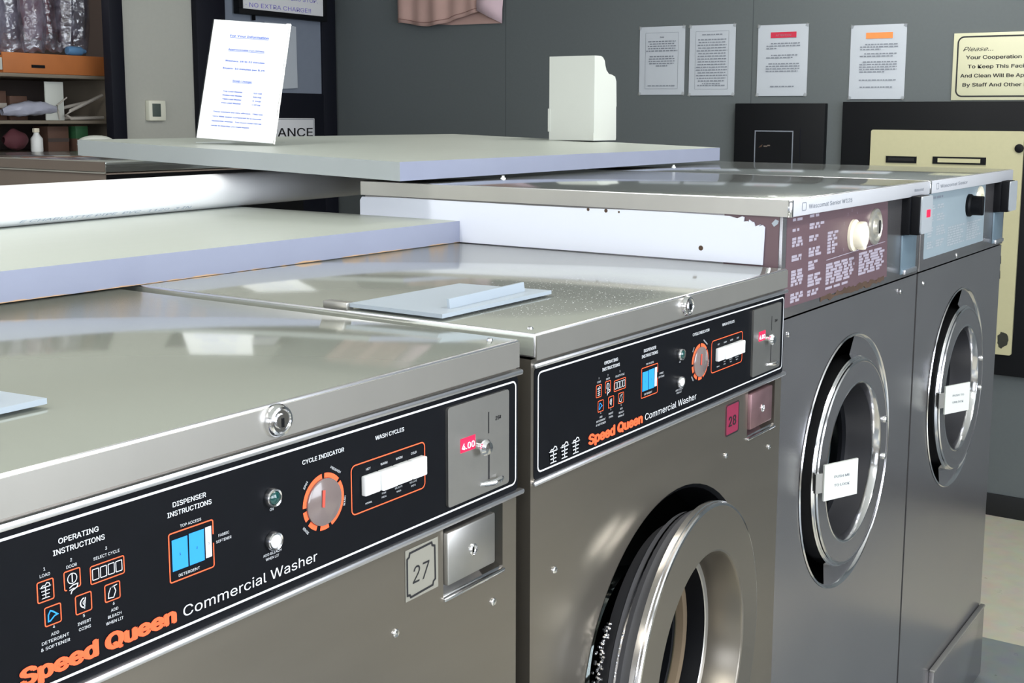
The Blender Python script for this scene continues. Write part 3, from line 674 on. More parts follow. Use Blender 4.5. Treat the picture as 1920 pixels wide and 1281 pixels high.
def make_tall_washer(x0, x1, style):
    w = x1 - x0; Y = .0147; TOP = 1.3552; SEAM = 1.163
    root = empty('commercial_washer', (x0, 0, 0), 'x', 'washing machine', 'tall washers with coin meters')
    cx, cz = .350, .860
    b = MB()
    front_with_holes(b, 0.003, w - .003, .02, SEAM, Y, [circle(cx, cz, .2335)], .012, 'tall_steel')
    for P in ([(0.003, Y, .02), (0.003, .86, .02), (0.003, .86, SEAM), (0.003, Y, SEAM)], [(w - .003, .86, .02), (w - .003, Y, .02), (w - .003, Y, SEAM), (w - .003, .86, SEAM)], [(w - .003, .86, .02), (.003, .86, .02), (.003, .86, SEAM), (w - .003, .86, SEAM)]):
        b.add(P, [(0, 1, 2, 3)], 'tall_steel')
    b.box(.03, w - .03, .05, .83, 0, .03, 'black')
    b.build('cabinet', root)
    u = MB(); u.box(.004, w - .004, Y - .002, .866, SEAM + .003, 1.330, 'tall_steel', .002); up = u.build('control_housing', root)
    t = MB(); t.box(0, w, 0, .874, 1.3300, TOP, 'tall_top', .0022, 2, 'bright'); tl = t.build('top_lid', root)  # bevel faces brightened to draw the edge highlight
    l = MB(); l.box(.002, w - .002, -.0035, .0005, 1.3280, TOP - .0012, 'tall_lip', .0012)
    l.box(-.0012, .0008, .002, .872, 1.3280, TOP - .0015, 'lip')
    l.box(-.003, .0035, -.0045, .003, 1.3275, TOP - .001, 'chrome', .0012); lb = l.build('lid_band', tl)
    g = MB(); fr = FRONT(-.0040)
    if style == 'brown':
        g.rring(fr, .040, .056, 1.336, 1.348, .002, .0012, 0, 'print_tx'); g.text(fr, 'Wascomat Senior W125', .068, 1.3375, .0098, 0, 'print_tx', 'l', width=.200); g.text(fr, 'Wascomat', .655, 1.3375, .0085, 0, 'print_tx', 'c', width=.062)
    else:
        g.rring(fr, .040, .056, 1.336, 1.348, .002, .0012, 0, 'print_tx'); g.text(fr, 'Wascomat Senior', .068, 1.3375, .0098, 0, 'print_tx', 'l', width=.215)
    g.build('lid_lettering', tl, smooth=False)
    for sx in (.234,):
        q = MB(); q.lathe([(.0055, 0), (.005, .002), (.0028, .0026), (.0028, .0060), (.0001, .0062)], sx, .704, TOP, 'white', 12, ax='z'); q.build('lid_bolt', tl)
    # instruction panel
    fr = FRONT(Y - .0030); g = MB()
    if style == 'brown':
        p = MB(); p.slab(FRONT(Y - .002), [(.020, 1.1830), (.525, 1.1800), (.512, 1.3270), (.020, 1.3270)], 0, .0008, 'brown'); ip = p.build('instruction_panel', up, label='brown panel')
        for k, (v1, v0, u1) in enumerate(((1.3225, 1.3160, .105), (1.306, 1.301, .08), (1.292, 1.276, .098), (1.264, 1.252, .09), (1.240, 1.210, .098), (1.203, 1.186, .098))): greek(g, fr, .042, u1, v1, v0, .0052, 0, 'print_gr', (.7, 1), .02, .85)
        for k, (v1, v0, u1) in enumerate(((1.3240, 1.3165, .185), (1.310, 1.2985, .18), (1.290, 1.276, .175), (1.270, 1.254, .18), (1.248, 1.230, .165), (1.226, 1.205, .18), (1.200, 1.188, .17))): greek(g, fr, .114, u1, v1, v0, .0052, 0, 'print_gr', (.6, 1), .02, .85)
        greek(g, fr, .196, .345, 1.2360, 1.2000, .0052, 0, 'print_gr', (.85, 1), .025, .85); greek(g, fr, .196, .31, 1.196, 1.190, .005, 0, 'print_gr', (.95, 1), .03, .85)
        greek(g, fr, .360, .505, 1.2400, 1.1960, .0052, 0, 'print_gr', (.85, 1), .03, .85)
        greek(g, fr, .198, .250, 1.290, 1.250, .0055, 0, 'print_gr', (.6, 1), .02, .8)
        g.line(fr, [(.196, 1.2425), (.505, 1.2490)], .0012, 0, 'print_gr')
        for a, t in ((150, '1'), (120, '2'), (95, '3'), (60, '4'), (215, '5')): g.text(fr, t, .318 + .048 * math.cos(R(a)), 1.275 + .042 * math.sin(R(a)), .007, 0, 'print_gr')
        r = MB(); rg_ = random.Random(3); up_ = [(.175 + k * .0115, 1.1825 + rg_.uniform(-.0035, .0045) * (1 if 2 < k < 26 else .3)) for k in range(30)]; dn_ = [(x_, 1.1745 + rg_.uniform(-.0045, .002)) for x_, _ in up_[::-1]]
        r.poly(FRONT(Y - .0031), dn_[::1] + up_, 0, 'rust'); r.build('rust_patch', up, smooth=False)
        g.build('panel_lettering', ip, smooth=False)
        k = MB(); k.lathe([(.028, 0), (.028, -.005), (.0225, -.008), (.022, -.020), (.020, -.023), (.0001, -.023)], .322, Y - .003, 1.275, 'cream', 32)
        k.box(.316, .328, Y - .028, Y - .012, 1.250, 1.300, 'cream', .004); k.build('cycle_knob', up, label='cream knob')
        k = MB(); k.lathe([(.034, 0), (.033, -.004), (.027, -.006), (.0235, -.002), (.015, -.002), (.013, -.009), (.0001, -.009)], .440, Y - .003, 1.282, 'brass', 32); k.box(.4385, .4415, Y - .0135, Y - .011, 1.270, 1.294, 'black'); k.build('key_switch', up)
    else:
        p = MB(); p.slab(FRONT(Y - .002), rrect(.026, .515, 1.1900, 1.3270, .004), 0, .0008, 'bluegrey'); ip = p.build('instruction_panel', up, label='pale blue-grey panel')
        greek(g, fr, .04, .15, 1.318, 1.312, .006, 0, 'print_tx', (.9, 1), .02, .8)
        for u0, u1 in ((.045, .10), (.11, .18)):
            for v1, v0 in ((1.300, 1.288), (1.280, 1.262), (1.254, 1.232), (1.224, 1.205)): greek(g, fr, u0, u1, v1, v0, .0055, 0, 'meter', (.6, 1), .02, .6)
        for u0, u1 in ((.20, .34), (.36, .49)): greek(g, fr, u0, u1, 1.245, 1.200, .0055, 0, 'meter', (.7, 1), .02, .6)
        g.build('panel_lettering', ip, smooth=False)
        k = MB(); k.lathe([(.026, 0), (.026, -.006), (.0225, -.010), (.022, -.030), (.0001, -.031)], .362, Y - .003, 1.284, 'black', 28); k.box(.357, .367, Y - .038, Y - .012, 1.262, 1.306, 'black', .003); k.build('cycle_knob', up, label='black knob')
        k = MB(); k.lathe([(.034, 0), (.033, -.003), (.022, -.004), (.0001, -.004)], .462, Y - .003, 1.290, 'cream', 32); k.lathe([(.016, -.004), (.015, -.007), (.0001, -.007)], .462, Y - .003, 1.290, 'sign', 24); k.build('key_switch', up, label='cream disc')
    # coin meter standing proud of the housing
    c = MB(); c.box(.608, .676, -.021, Y, 1.2540, 1.3300, 'black', .003); c.box(.602, .640, -.004, Y, 1.2540, 1.3300, 'black', .002); cm = c.build('coin_meter', up)
    q = MB(); q.slab(FRONT(-.021), rrect(.612, .684, 1.2560, 1.3290, .006), 0, .003, 'meter'); mp = q.build('meter_plate', cm)
    if style == 'brown':
        q = MB(); q.slab(FRONT(-.0242), rrect(.644, .668, 1.287, 1.302, .002), 0, .0006, 'led'); q.build('red_display', mp)
    r = MB(); r.box(.607, .700, Y - .006, Y, 1.1740, 1.2530, 'slate', .003); r.box(.613, .690, Y - .012, Y - .004, 1.1745, 1.1840, 'bright', .002); r.build('coin_return_cup', up)
    q = MB(); domed(q, .29 if style != 'brown' else .62, Y - .002, SEAM + .012 if style != 'brown' else 1.140, .006, .003, 'chrome', 12); q.build('panel_screw', up)
    q = MB(); domed(q, .045, Y, 1.138, .005, .003, 'chrome', 12); q.build('panel_screw', root)
    # door well and steel surround
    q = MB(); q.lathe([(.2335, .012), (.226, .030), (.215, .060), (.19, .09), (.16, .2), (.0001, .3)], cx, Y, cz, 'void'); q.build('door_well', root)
    q = MB(); q.lathe([(.2340, -.0010), (.2320, -.0030), (.2290, -.0010), (.2270, .004)], cx, Y, cz, 'chrome', 96); q.build('well_rim', root)
    q = MB(); q.lathe([(.2275, .004), (.2100, .0075), (.185, .012)], cx, Y, cz, 'tall_steel', 60, R(-112), R(84)); hs = q.build('hinge_surround', root)
    q = MB(); q.lathe([(.186, .030), (.1915, .020), (.1930, .012), (.1930, -.006), (.1915, -.0085), (.1895, -.0090), (.1885, -.0105), (.1885, -.0135), (.1865, -.0155), (.1840, -.0152)], cx, Y, cz, 'chrome', 120); q.lathe([(.1840, -.0152), (.1825, -.0142), (.1480, -.0142)], cx, Y, cz, 'tall_steel', 120); q.lathe([(.1480, -.0142), (.1462, -.0148), (.1438, -.0140), (.1420, -.0100), (.1405, .002)], cx, Y, cz, 'chrome', 120); ring = q.build('door_ring', root, angle=22)
    for a in (15, -10):
        q = MB(); domed(q, cx + .170 * math.cos(R(a)), Y - .0142, cz + .170 * math.sin(R(a)), .0072, .006, 'chrome', 16); q.build('hinge_screw', ring)
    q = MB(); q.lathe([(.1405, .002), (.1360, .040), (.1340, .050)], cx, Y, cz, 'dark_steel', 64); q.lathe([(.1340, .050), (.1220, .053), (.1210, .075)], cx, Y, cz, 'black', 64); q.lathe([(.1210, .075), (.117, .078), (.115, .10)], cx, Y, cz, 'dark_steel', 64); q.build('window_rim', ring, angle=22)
    q = MB(); q.lathe([(.1215, .060), (.115, .10), (.098, .135), (.06, .16), (.0001, .17)], cx, Y, cz, 'glass', 48); q.build('window_glass', ring)
    # hinged latch plate, swung out towards the aisle
    f2 = Frame((cx - .187, -.006, 0), (.88, -.475, 0), (0, 0, 1))
    q = MB(); q.slab(f2, [(.004, .8355), (.078, .8385), (.078, .9015), (.004, .8985)], 0, .004, 'card'); lp = q.build('latch_plate', ring, label='white plate')
    q = MB(); q.slab(f2, [(-.012, .850), (.006, .850), (.006, .884), (-.012, .884)], -.004, .001, 'plate'); q.build('latch_bracket', lp)
    q = MB(); f3 = Frame(f2.p(0, 0, .0043), f2.r, f2.u)
    for k, t in enumerate(('PUSH ME', 'TO LOCK') if style == 'brown' else ('PUSH TO', 'UNLOCK')): q.text(f3, t, .043, .8735 - k * .0150, .0062, 0, 'print_tx', width=.034, bold=.01)
    q.build('latch_lettering', lp, smooth=False)
    if style != 'brown':
        q = MB(); q.box(.248, w - .008, Y - .012, Y, .012, .200, 'tall_steel', .002); q.box(.244, w - .008, Y - .014, Y - .002, .199, .205, 'lip', .0015); q.build('kick_plate', root)
    return root
w3 = make_tall_washer(.6097, 1.3425, 'brown')
tag(w3, 'tall steel washer with brown instruction panel, cream knob and scraped white side', 'washing machine', 'tall washers with coin meters')
w4 = make_tall_washer(1.3470, 2.0720, 'grey')
tag(w4, 'tall steel washer with pale blue-grey panel and black knob, last of the front row', 'washing machine', 'tall washers with coin meters')
# scraped white enamel on the side of the brown-panelled machine, ragged toward the front
sd = Frame((-.0012 + .002, 0, 0), (0, -1, 0), (0, 0, 1))
pts = [(-.873, 1.2515), (-.042, 1.2515), (-.040, 1.3105)]
for k in range(14):
    t = k / 13; pts.append((-.043 - .040 * t + rng.uniform(-.004, .004), 1.3115 + .0125 * t + rng.uniform(-.0035, .003)))
for k in range(9): pts.append((-.10 - k * .095, 1.3250 + rng.uniform(-.0008, .0012)))
pts += [(-.868, 1.3245), (-.873, 1.318)]
q = MB(); q.slab(sd, [(a, b) for a, b in pts], 0, .003, 'white_side'); so = q.build('side_panel', w3, label='white scraped side')
q = MB(); q.disc(Frame((-.0024, 0, 0), (0, -1, 0), (0, 0, 1)), -.148, 1.2715, .0042, 0, 'rust', 10)
for y, z, r in ((.36, 1.3235, .003), (.325, 1.3230, .0035), (.30, 1.322, .002)): q.disc(Frame((-.0024, 0, 0), (0, -1, 0), (0, 0, 1)), -y, z, r, 0, 'rust', 7)
q.build('side_blemish', so, smooth=False)
q = MB(); q.add([(.0018, .0175, 1.17), (.0018, .11, 1.17), (.0018, .11, 1.3285), (.0018, .0175, 1.3285)], [(0, 3, 2, 1)], 'brown'); q.build('bare_side', w3, smooth=False)
q = MB(); q.slab(Frame((.0018, 0, 0), (0, -1, 0), (0, 0, 1)), [(-.026, 1.312), (-.020, 1.3165), (-.0185, 1.3215), (-.024, 1.3235), (-.030, 1.3170)], 0, .0006, 'hatch'); q.build('paint_flake', w3, smooth=False)
q = MB(); q.poly(Frame((.645, .04, 1.3556), (1, 0, 0), (0, 1, 0)), [(0, 0), (.022, .004), (.034, .016), (.020, .022), (.010, .014)], 0, 'white'); lint = q.build('lint_scrap', None, smooth=False)
tag(lint, 'small white scrap lying on the top of the brown-panelled washer', 'scrap')

# back-row machine behind the pipe
root = empty('commercial_washer', (.895, 2.02, 0), 'steel-topped machine of the back row, brownish side, beyond the white pipe at left', 'washing machine')
q = MB(); q.box(0.003, .72, .003, .86, .02, 1.325, 'acc', .004); q.box(.02, .70, .03, .84, 0, .02, 'black'); q.build('cabinet', root)
q = MB(); q.box(0, .723, 0, .87, 1.3265, 1.3552, 'tall_top', .002); tl = q.build('top_lid', root)
q = MB(); q.box(-.002, .0005, .002, .868, 1.3280, 1.3535, 'acc'); q.box(-.004, .001, .0, .87, 1.3225, 1.3265, 'lip', .001); q.box(-.0030, .0010, .0, .87, 1.3530, 1.3560, 'lip', .0008); q.build('lid_band', tl)
q = MB(); q.box(.002, .72, -.001, .003, .05, 1.32, 'black'); q.build('back_panel', root)  # black sheet put in for the shade on the machine's back

# ------------------------------------------------------------------ boards, pipe, sheet, file box
q = MB()
x0, x1, y0, y1, z0, z1 = -2.6, .608, .633, 1.42, 1.2515, 1.2900
q.add([(x0, y0, z1), (x1, y0, z1), (x1, y1, z1), (x0, y1, z1)], [(0, 1, 2, 3)], 'board_top')
q.add([(x0, y0, z0), (x1, y0, z0), (x1, y1, z0), (x0, y1, z0)], [(3, 2, 1, 0)], 'board_end')
q.add([(x0, y0, z0), (x1, y0, z0), (x1, y0, z1), (x0, y0, z1)], [(0, 1, 2, 3)], 'board_edge_chip')
q.add([(x1, y0, z0), (x1, y1, z0), (x1, y1, z1), (x1, y0, z1)], [(0, 1, 2, 3)], 'board_end')
q.add([(x0, y0, z0), (x0, y1, z0), (x0, y1, z1), (x0, y0, z1)], [(3, 2, 1, 0)], 'board_end')
q.add([(x0, y1, z0), (x1, y1, z0), (x1, y1, z1), (x0, y1, z1)], [(3, 2, 1, 0)], 'board_end')
tag(q.build('laminate_board', None, smooth=False), 'grey laminate board lying across the backs of washers 27 and 28', 'board')

N = Vector((.536, .7121)); ex = Vector((1.3755, .0223)); ey = Vector((.0006, .9217))
zt = lambda p: 1.3963 + .0009 * (p.x - .536) + .0281 * (p.y - .7121)
C4 = [N, N + ex, N + ex + ey, N + ey]
top = [(p.x, p.y, zt(p)) for p in C4]; bot = [(p.x, p.y, zt(p) - .0343) for p in C4]
q = MB(); q.hexa(bot + top, ['alcove', 'board_top', 'board_edge', 'board_end', 'board_end', 'board_end'])  # underside coloured dark to deepen the shade beneath the board
bb = q.build('laminate_board', None, smooth=False)
tag(bb, 'raised grey laminate board carrying the info sheet and white file box', 'board')
zb = lambda x, y: zt(Vector((x, y)))

e = MB()
A, B = Vector((-2.2, .905, 1.3252)), Vector((1.08, 1.268, 1.3252))
d = (B - A).normalized()
n_ = 44
Vp = []; sdv = d.cross(Vector((0, 0, 1))).normalized(); upv = Vector((0, 0, 1))
for rr, P in ((.0345, A), (.0345, B), (.0305, B), (.0305, A)):
    for k in range(n_):
        t = 2 * PI * k / n_; Vp.append(P + sdv * rr * math.cos(t) + upv * rr * math.sin(t))
Fp = [(i * n_ + k, i * n_ + (k + 1) % n_, ((i + 1) % 4) * n_ + (k + 1) % n_, ((i + 1) % 4) * n_ + k) for i in range(4) for k in range(n_)]
e.add(Vp, Fp, 'pvc')
pipe = e.build('drain_pipe', None); tag(pipe, 'long white plastic pipe lying on the front laminate board', 'pipe')
g = MB(); ang = R(-42)
nn = sdv * math.cos(ang) + upv * math.sin(ang)
fr = Frame(A + nn * .0350, d, nn.cross(d))
g.text(fr, 'E CHARLOTTE PIPE  PVC-1120  3 IN', 2.27, -.006, .0085, 0, 'faint', 'l', width=.40, shear=.2)
g.build('pipe_lettering', pipe, smooth=False)

# information sheet in a slanted clear holder
yaw, lean, roll = -1.0426, .3221, -.0704
cx_, cy_ = .7029, 1.3189
r_ = Vector((math.cos(yaw), math.sin(yaw), 0)); bk = Vector((-math.sin(yaw), math.cos(yaw), 0)); u_ = Vector((0, 0, 1)) * math.cos(lean) + bk * math.sin(lean)
r2 = (r_ * math.cos(roll) + u_ * math.sin(roll)).normalized(); u2 = (u_ * math.cos(roll) - r_ * math.sin(roll)).normalized()
base = Vector((cx_, cy_, zb(cx_, cy_) + .0095))
sr = empty('info_sheet', (0, 0, 0), 'bright white information sheet in a slanted clear holder on the raised board', 'sign')
fr = Frame(base, r2, u2)
W_, H_ = .170, .274
q = MB(); q.rect(fr, -W_ / 2, W_ / 2, 0, H_, 0, 'paper'); ps = q.build('paper', sr, smooth=False)
g = MB(); k = W_ / .216; n = .0006
def T(t, x, y, h, wd=None, al='c', un=False, b=.022, m='print_bl'):
    g.text(fr, t, x * k, y, h, n, m, al, bold=b, width=wd * k if wd else None)
    if un: g.rect(fr, x * k - wd * k / 2, x * k + wd * k / 2, y - .0022, y - .0014, n, m)
T('For Your Information', 0, .2360, .0072, .110, un=True, b=.02); T('Approximate run times:', -.003, .2050, .0056, .104, un=True, b=.012)
T('Washers: 28 to 32 minutes', -.003, .1785, .0054, .112); T('Dryers: 10 minutes per $.25', -.003, .1610, .0054, .118); T('Soap Usage:', -.002, .1330, .0060, .056, un=True, b=.012)
for i, (a_, b_) in enumerate((('Top Load Washer', '1/2 cup'), ('Double Load Washer', '3/4 cup'), ('Triple Load Washer', '1 cup'), ('Five Load Washer', '1 1/2 cup'))):
    T(a_, -.052, .1085 - i * .0088, .0044, al='l', wd=.055); T(b_, .058, .1085 - i * .0088, .0044, al='r', wd=.024)
for i, t in enumerate(('These washers are very efficient.  They use', 'very little water compared to a normal', 'residential washer.  Too much soap can be', 'harder to rinse than you might expect.')):
    T(t, -.072, .0610 - i * .0106, .0042, al='l', wd=(.140, .138, .140, .108)[i])
g.build('sheet_lettering', ps, smooth=False)
q = MB(); q.slab(fr, [(-W_ / 2 - .003, -.0005), (W_ / 2 + .003, -.0005), (W_ / 2 + .003, H_ + .002), (-W_ / 2 - .003, H_ + .002)], -.0040, -.0012, 'acrylic')
ft = Frame(base + Vector((0, 0, -.0055)), r_, Vector((0, 0, 1)).cross(r_))
q.slab(ft, [(-W_ / 2, -.004), (W_ / 2, -.004), (W_ / 2, .09), (-W_ / 2, .09)], -.0006, .0024, 'acrylic')
q.build('clear_holder', sr, smooth=False)

# white magazine file box standing on the board
fx, fy0, fy1 = 1.8345, 1.0918, 1.2440
prof = [(0, 0), (.124, 0), (.126, .006), (.124, .094), (.126, .100), (.123, .170), (.116, .183), (.098, .188), (.080, .190), (.066, .200), (.060, .212), (.056, .226), (.045, .236), (.034, .2385), (0, .2385)]
fb = empty('file_box', (fx, fy0, zb(fx + .06, 1.20) + .0014), 'white cardboard magazine file with a stepped side standing on the raised board', 'file box')
f2 = Frame((0, 0, 0), (1, 0, 0), (0, 0, 1))
q = MB(); q.slab(f2, prof, -.0018, 0, 'card'); q.build('side', fb, smooth=False, label='stepped side facing the aisle')
q = MB(); q.slab(Frame((0, fy1 - fy0, 0), (1, 0, 0), (0, 0, 1)), prof, 0, .0018, 'card'); q.build('side', fb, smooth=False, label='stepped side away from the aisle')
q = MB(); q.box(0, .0018, .0018, fy1 - fy0 - .0018, 0, .2385, 'card'); q.build('spine', fb, smooth=False)
q = MB(); q.box(.0018, .122, .0018, fy1 - fy0 - .0018, 0, .0018, 'card'); q.box(.1205, .1223, .0018, fy1 - fy0 - .0018, .0018, .095, 'card'); q.build('tray', fb, smooth=False)
q = MB(); q.box(-.0022, 0, .0, .0040, .0, .022, 'card'); q.box(-.0016, 0, fy1 - fy0 - .004, fy1 - fy0 + .0035, .024, .090, 'card'); q.build('fold_tab', fb, smooth=False)

# ------------------------------------------------------------------ far wall
def poster(name, y0, y1, z0, z1, label, kind, seed):
    rg = random.Random(seed)
    e = empty(name, (0, 0, 0), label, 'notice', 'notices taped to the grey wall')
    q = MB(); N_ = 8
    rows = []
    for j in range(N_ + 1):
        z = z0 + (z1 - z0) * j / N_
        rows.append([(XW - .003 - .0022 * abs(math.sin(i * 1.3 + j * .7 + seed)) * (1 if 0 < i < N_ and 0 < j < N_ else .3), y0 + (y1 - y0) * i / N_, z) for i in range(N_ + 1)])
    q.grid(rows, 'notice'); p = q.build('sheet', e)
    fr = Frame((XW - .0062, 0, 0), (0, -1, 0), (0, 0, 1)); g = MB()
    a, b = -y0, -y1   # u from a (left) to b (right), y0 > y1
    W = b - a; H = z1 - z0; t = 'print_tx'
    def lines(v, cnt, u0=.16, u1=.84, h=.0085, ind=0, last=.6, m=t, ctr=False):
        for k in range(cnt):
            e1 = u1 if k < cnt - 1 else u0 + (u1 - u0) * last
            if ctr:
                sh = rg.uniform(0, .05); s0, s1 = u0 + sh, u1 - sh
                if k == cnt - 1: s0, s1 = .5 - .18 * last, .5 + .18 * last
            else: s0, s1 = u0 + (ind if k == 0 else 0), e1
            u = a + W * s0
            while u < a + W * s1:
                wd = rg.uniform(.006, .018); g.rect(fr, u, min(u + wd, a + W * s1), z1 - H * v - .0042, z1 - H * v, 0, m); u += wd + .0032
            v += h / H
        return v
    if kind == 'soap':
        g.rring(fr, a + W * .14, a + W * .86, z0 + H * .09, z1 - H * .09, .001, .0009, 0, t); g.text(fr, 'Soap', a + W * .5, z1 - H * .165, .0085, 0, t, bold=.02)
        lines(.21, 5, .19, .81, .0098, ctr=True, last=1.9); lines(.43, 5, .19, .81, .0098, ctr=True, last=.7); lines(.86, 1, .2, .8, last=1)
    elif kind == 'dense':
        g.rring(fr, a + W * .14, a + W * .86, z0 + H * .09, z1 - H * .09, .001, .0009, 0, t); lines(.13, 1, .28, .72, last=1)
        lines(.20, 17, .16, .84, .0112, ctr=True, last=1.1); lines(.85, 1, .2, .8, last=1)
    elif kind == 'red':
        g.rect(fr, a + W * .26, a + W * .77, z1 - H * .185, z1 - H * .105, 0, 'print_red'); g.text(Frame((XW - .0066, 0, 0), (0, -1, 0), (0, 0, 1)), 'ATTENTION', a + W * .515, z1 - H * .162, .010, 0, t, width=W * .3)
        lines(.255, 3, .18, .85, .0098, .09, .3); lines(.42, 2, .18, .80, .0098, .10, .85); lines(.54, 4, .18, .85, .0098, .05, .95); lines(.86, 1, .28, .75, last=1)
    else:
        g.rect(fr, a + W * .28, a + W * .76, z1 - H * .185, z1 - H * .105, 0, 'print_or')
        lines(.255, 3, .18, .86, .0094, .09, .55); lines(.38, 2, .18, .84, .0094, .08, .9); lines(.49, 5, .18, .85, .0094, .06, .7); lines(.735, 1, .18, .85, last=1); lines(.83, 1, .2, .8, last=1)
    g.build('lettering', p, smooth=False)
    g = MB(); ft = Frame((XW - .0068, 0, 0), (0, -1, 0), (0, 0, 1))
    for uu in (a + .004, b - .004):
        for vv in (z0 + .004, z1 - .004): g.poly(ft, [(uu - .009, vv - .005), (uu + .004, vv - .009), (uu + .009, vv + .005), (uu - .004, vv + .009)], 0, 'gloss_tape')
    g.build('tape', p, smooth=False)
    return e
poster('wall_notice', 1.8600, 1.6440, 1.5760, 1.8600, 'bordered notice with two short paragraphs, nearest to the file box', 'soap', 1)
poster('wall_notice', 1.6230, 1.4150, 1.5720, 1.8590, 'bordered notice filled with dense text, second from the file box', 'dense', 2)
poster('wall_notice', 1.3170, 1.1040, 1.5690, 1.8490, 'white notice with a red heading bar', 'red', 3)
poster('wall_notice', .9320, .7160, 1.5550, 1.8350, 'white notice with an orange heading bar', 'or', 4)

e = empty('wall_sign', (0, 0, 0), 'cream sign asking for cooperation, black rounded border, at the right edge', 'sign')
q = MB(); q.box(XW - .006, XW - .0005, .155, .5400, 1.5500, 1.7925, 'sign', .001); p = q.build('sign_board', e)
g = MB(); fr = Frame((XW - .0066, 0, 0), (0, -1, 0), (0, 0, 1))
g.rring(fr, -.5235, -.1715, 1.5640, 1.7790, .022, .0055, 0, 'print_k', 8)
g.text(fr, 'Please...', -.5055, 1.7275, .0215, 0, 'print_k', 'l', shear=.45, width=.108)
for t, v, u, wd in (('Your Cooperation In', 1.6985, -.4930, .2250), ('To Keep This Facility', 1.6655, -.4850, .2300), ('And Clean Will Be Appreciated', 1.6325, -.5095, .3220), ('By Staff And Other Patrons', 1.5995, -.5000, .2980)):
    g.text(fr, t, u, v, .0180, 0, 'print_k', 'l', bold=.02, width=wd)
g.build('sign_lettering', p, smooth=False)

# change machine cabinet with cream face
e = empty('change_machine', (0, 0, 0), 'black-framed change machine with cream enamel face, right of the steel washers', 'change machine')
q = MB(); q.box(XW - .030, XW - .0005, .10, .945, .544, 1.545, 'nearblack', .003); q.build('frame', e)
q = MB(); q.slab(Frame((XW - .030, 0, 0), (0, -1, 0), (0, 0, 1)), rrect(-.824, -.266, .6235, 1.439, .008), 0, .012, 'changer'); cf = q.build('face_plate', e)
fr = Frame((XW - .0420, 0, 0), (0, -1, 0), (0, 0, 1))
q = MB(); q.slab(fr, [(-.761, 1.316), (-.645, 1.316), (-.645, 1.341), (-.761, 1.341)], 0, .004, 'nearblack'); q.slab(fr, [(-.752, 1.324), (-.654, 1.324), (-.654, 1.335), (-.752, 1.335)], .004, .005, 'void'); q.build('bill_slot', cf)
q = MB(); q.slab(fr, [(-.585, 1.316), (-.393, 1.316), (-.393, 1.343), (-.585, 1.343)], 0, .004, 'nearblack'); q.slab(fr, [(-.566, 1.322), (-.412, 1.322), (-.412, 1.337), (-.566, 1.337)], .004, .005, 'changer'); q.build('instruction_slot', cf)
q = MB()
q.lathe([(.016, 0), (.015, -.006), (.009, -.008), (.0001, -.008)], XW - .042, .280, 1.378, 'nearblack', 20, ax='x'); q.build('lock_cylinder', cf)
g = MB(); fg = Frame((XW - .0424, 0, 0), (0, -1, 0), (0, 0, 1)); K = 'stain'
g.rect(fg, -.365, -.325, 1.022, 1.030, 0, K); g.rect(fg, -.365, -.325, .866, .874, 0, K)
for v in (.975, .920): g.line(fg, [(-.362, v + .026), (-.338, v + .024), (-.327, v + .010), (-.326, v - .012), (-.334, v - .024), (-.362, v - .026)], .014, 0, K)
g.build('machine_lettering', cf, smooth=False)
g = MB(); pts = []
for k in range(26):
    a_ = 2 * PI * k / 26; rr = rng.uniform(.85, 1.12); pts.append((-.2985 + .020 * rr * math.cos(a_), .6790 + .030 * rr * math.sin(a_)))
g.poly(fg, pts, 0, K); g.build('dark_stain', cf, smooth=False)

e = empty('black_wall_cabinet', (0, 0, 0), 'plain black wall cabinet with a thin-lined dark plaque, left of the change machine', 'cabinet')
q = MB(); q.box(XW - .030, XW - .0005, 1.0140, 1.3980, .90, 1.5390, 'nearblack', .003); bd = q.build('body', e)
fr = Frame((XW - .0302, 0, 0), (0, -1, 0), (0, 0, 1))
q = MB(); q.slab(fr, [(-1.305, 1.06), (-1.142, 1.06), (-1.142, 1.430), (-1.305, 1.430)], 0, .003, 'nearblack'); pq = q.build('plaque', bd)
q = MB(); f3 = Frame((XW - .0338, 0, 0), (0, -1, 0), (0, 0, 1)); q.line(f3, [(-1.304, 1.06), (-1.304, 1.429), (-1.143, 1.429), (-1.143, 1.06)], .0045, 0, 'print_tx')
q.poly(f3, [(-1.288, 1.362), (-1.278, 1.372), (-1.270, 1.376), (-1.274, 1.366)], 0, 'rust'); q.rect(f3, -1.266, -1.250, 1.366, 1.371, 0, 'acc'); q.rect(f3, -1.250, -1.238, 1.369, 1.374, 0, 'acc'); q.build('plaque_outline', pq, smooth=False)
q = MB(); q.line(f3, [(-1.112, 1.06), (-1.112, 1.44)], .0025, 0, 'navy'); q.build('door_seam', bd, smooth=False)

# dusty pink cloth hanging high on the far wall
q = MB(); rows = []
NX, NZ = 40, 24
hem = lambda t: 1.915 + .010 * (1 - t) - .020 * math.sin(PI * min(1, t / .72)) ** 2 + (.045 * ((t - .62) / .38) if t > .62 else 0)
for j in range(NZ + 1):
    s_ = j / NZ; row = []
    for i in range(NX + 1):
        t = i / NX
        y = 3.172 - t * .500; zb_ = hem(t); z = zb_ + (2.62 - zb_) * s_
        wv = .010 * math.sin(t * 15 + 1) * (.4 + s_) + .006 * math.sin(t * 29) + .030 + .012 * math.sin(PI * t)
        row.append((XW - wv - .004, y, z))
    rows.append(row)
q.grid(rows, 'cloth_pink')
cl = q.build('hanging_garment', None); tag(cl, 'dusty pink cloth garment hanging high on the grey wall, hem turned at one corner', 'garment')
md = cl.modifiers.new('t', 'SOLIDIFY'); md.thickness = .005
q = MB(); f3 = FAR
st = [(-(3.172 - t * .500), hem(t) + .017) for t in [k / 24 for k in range(25)]]
V = []
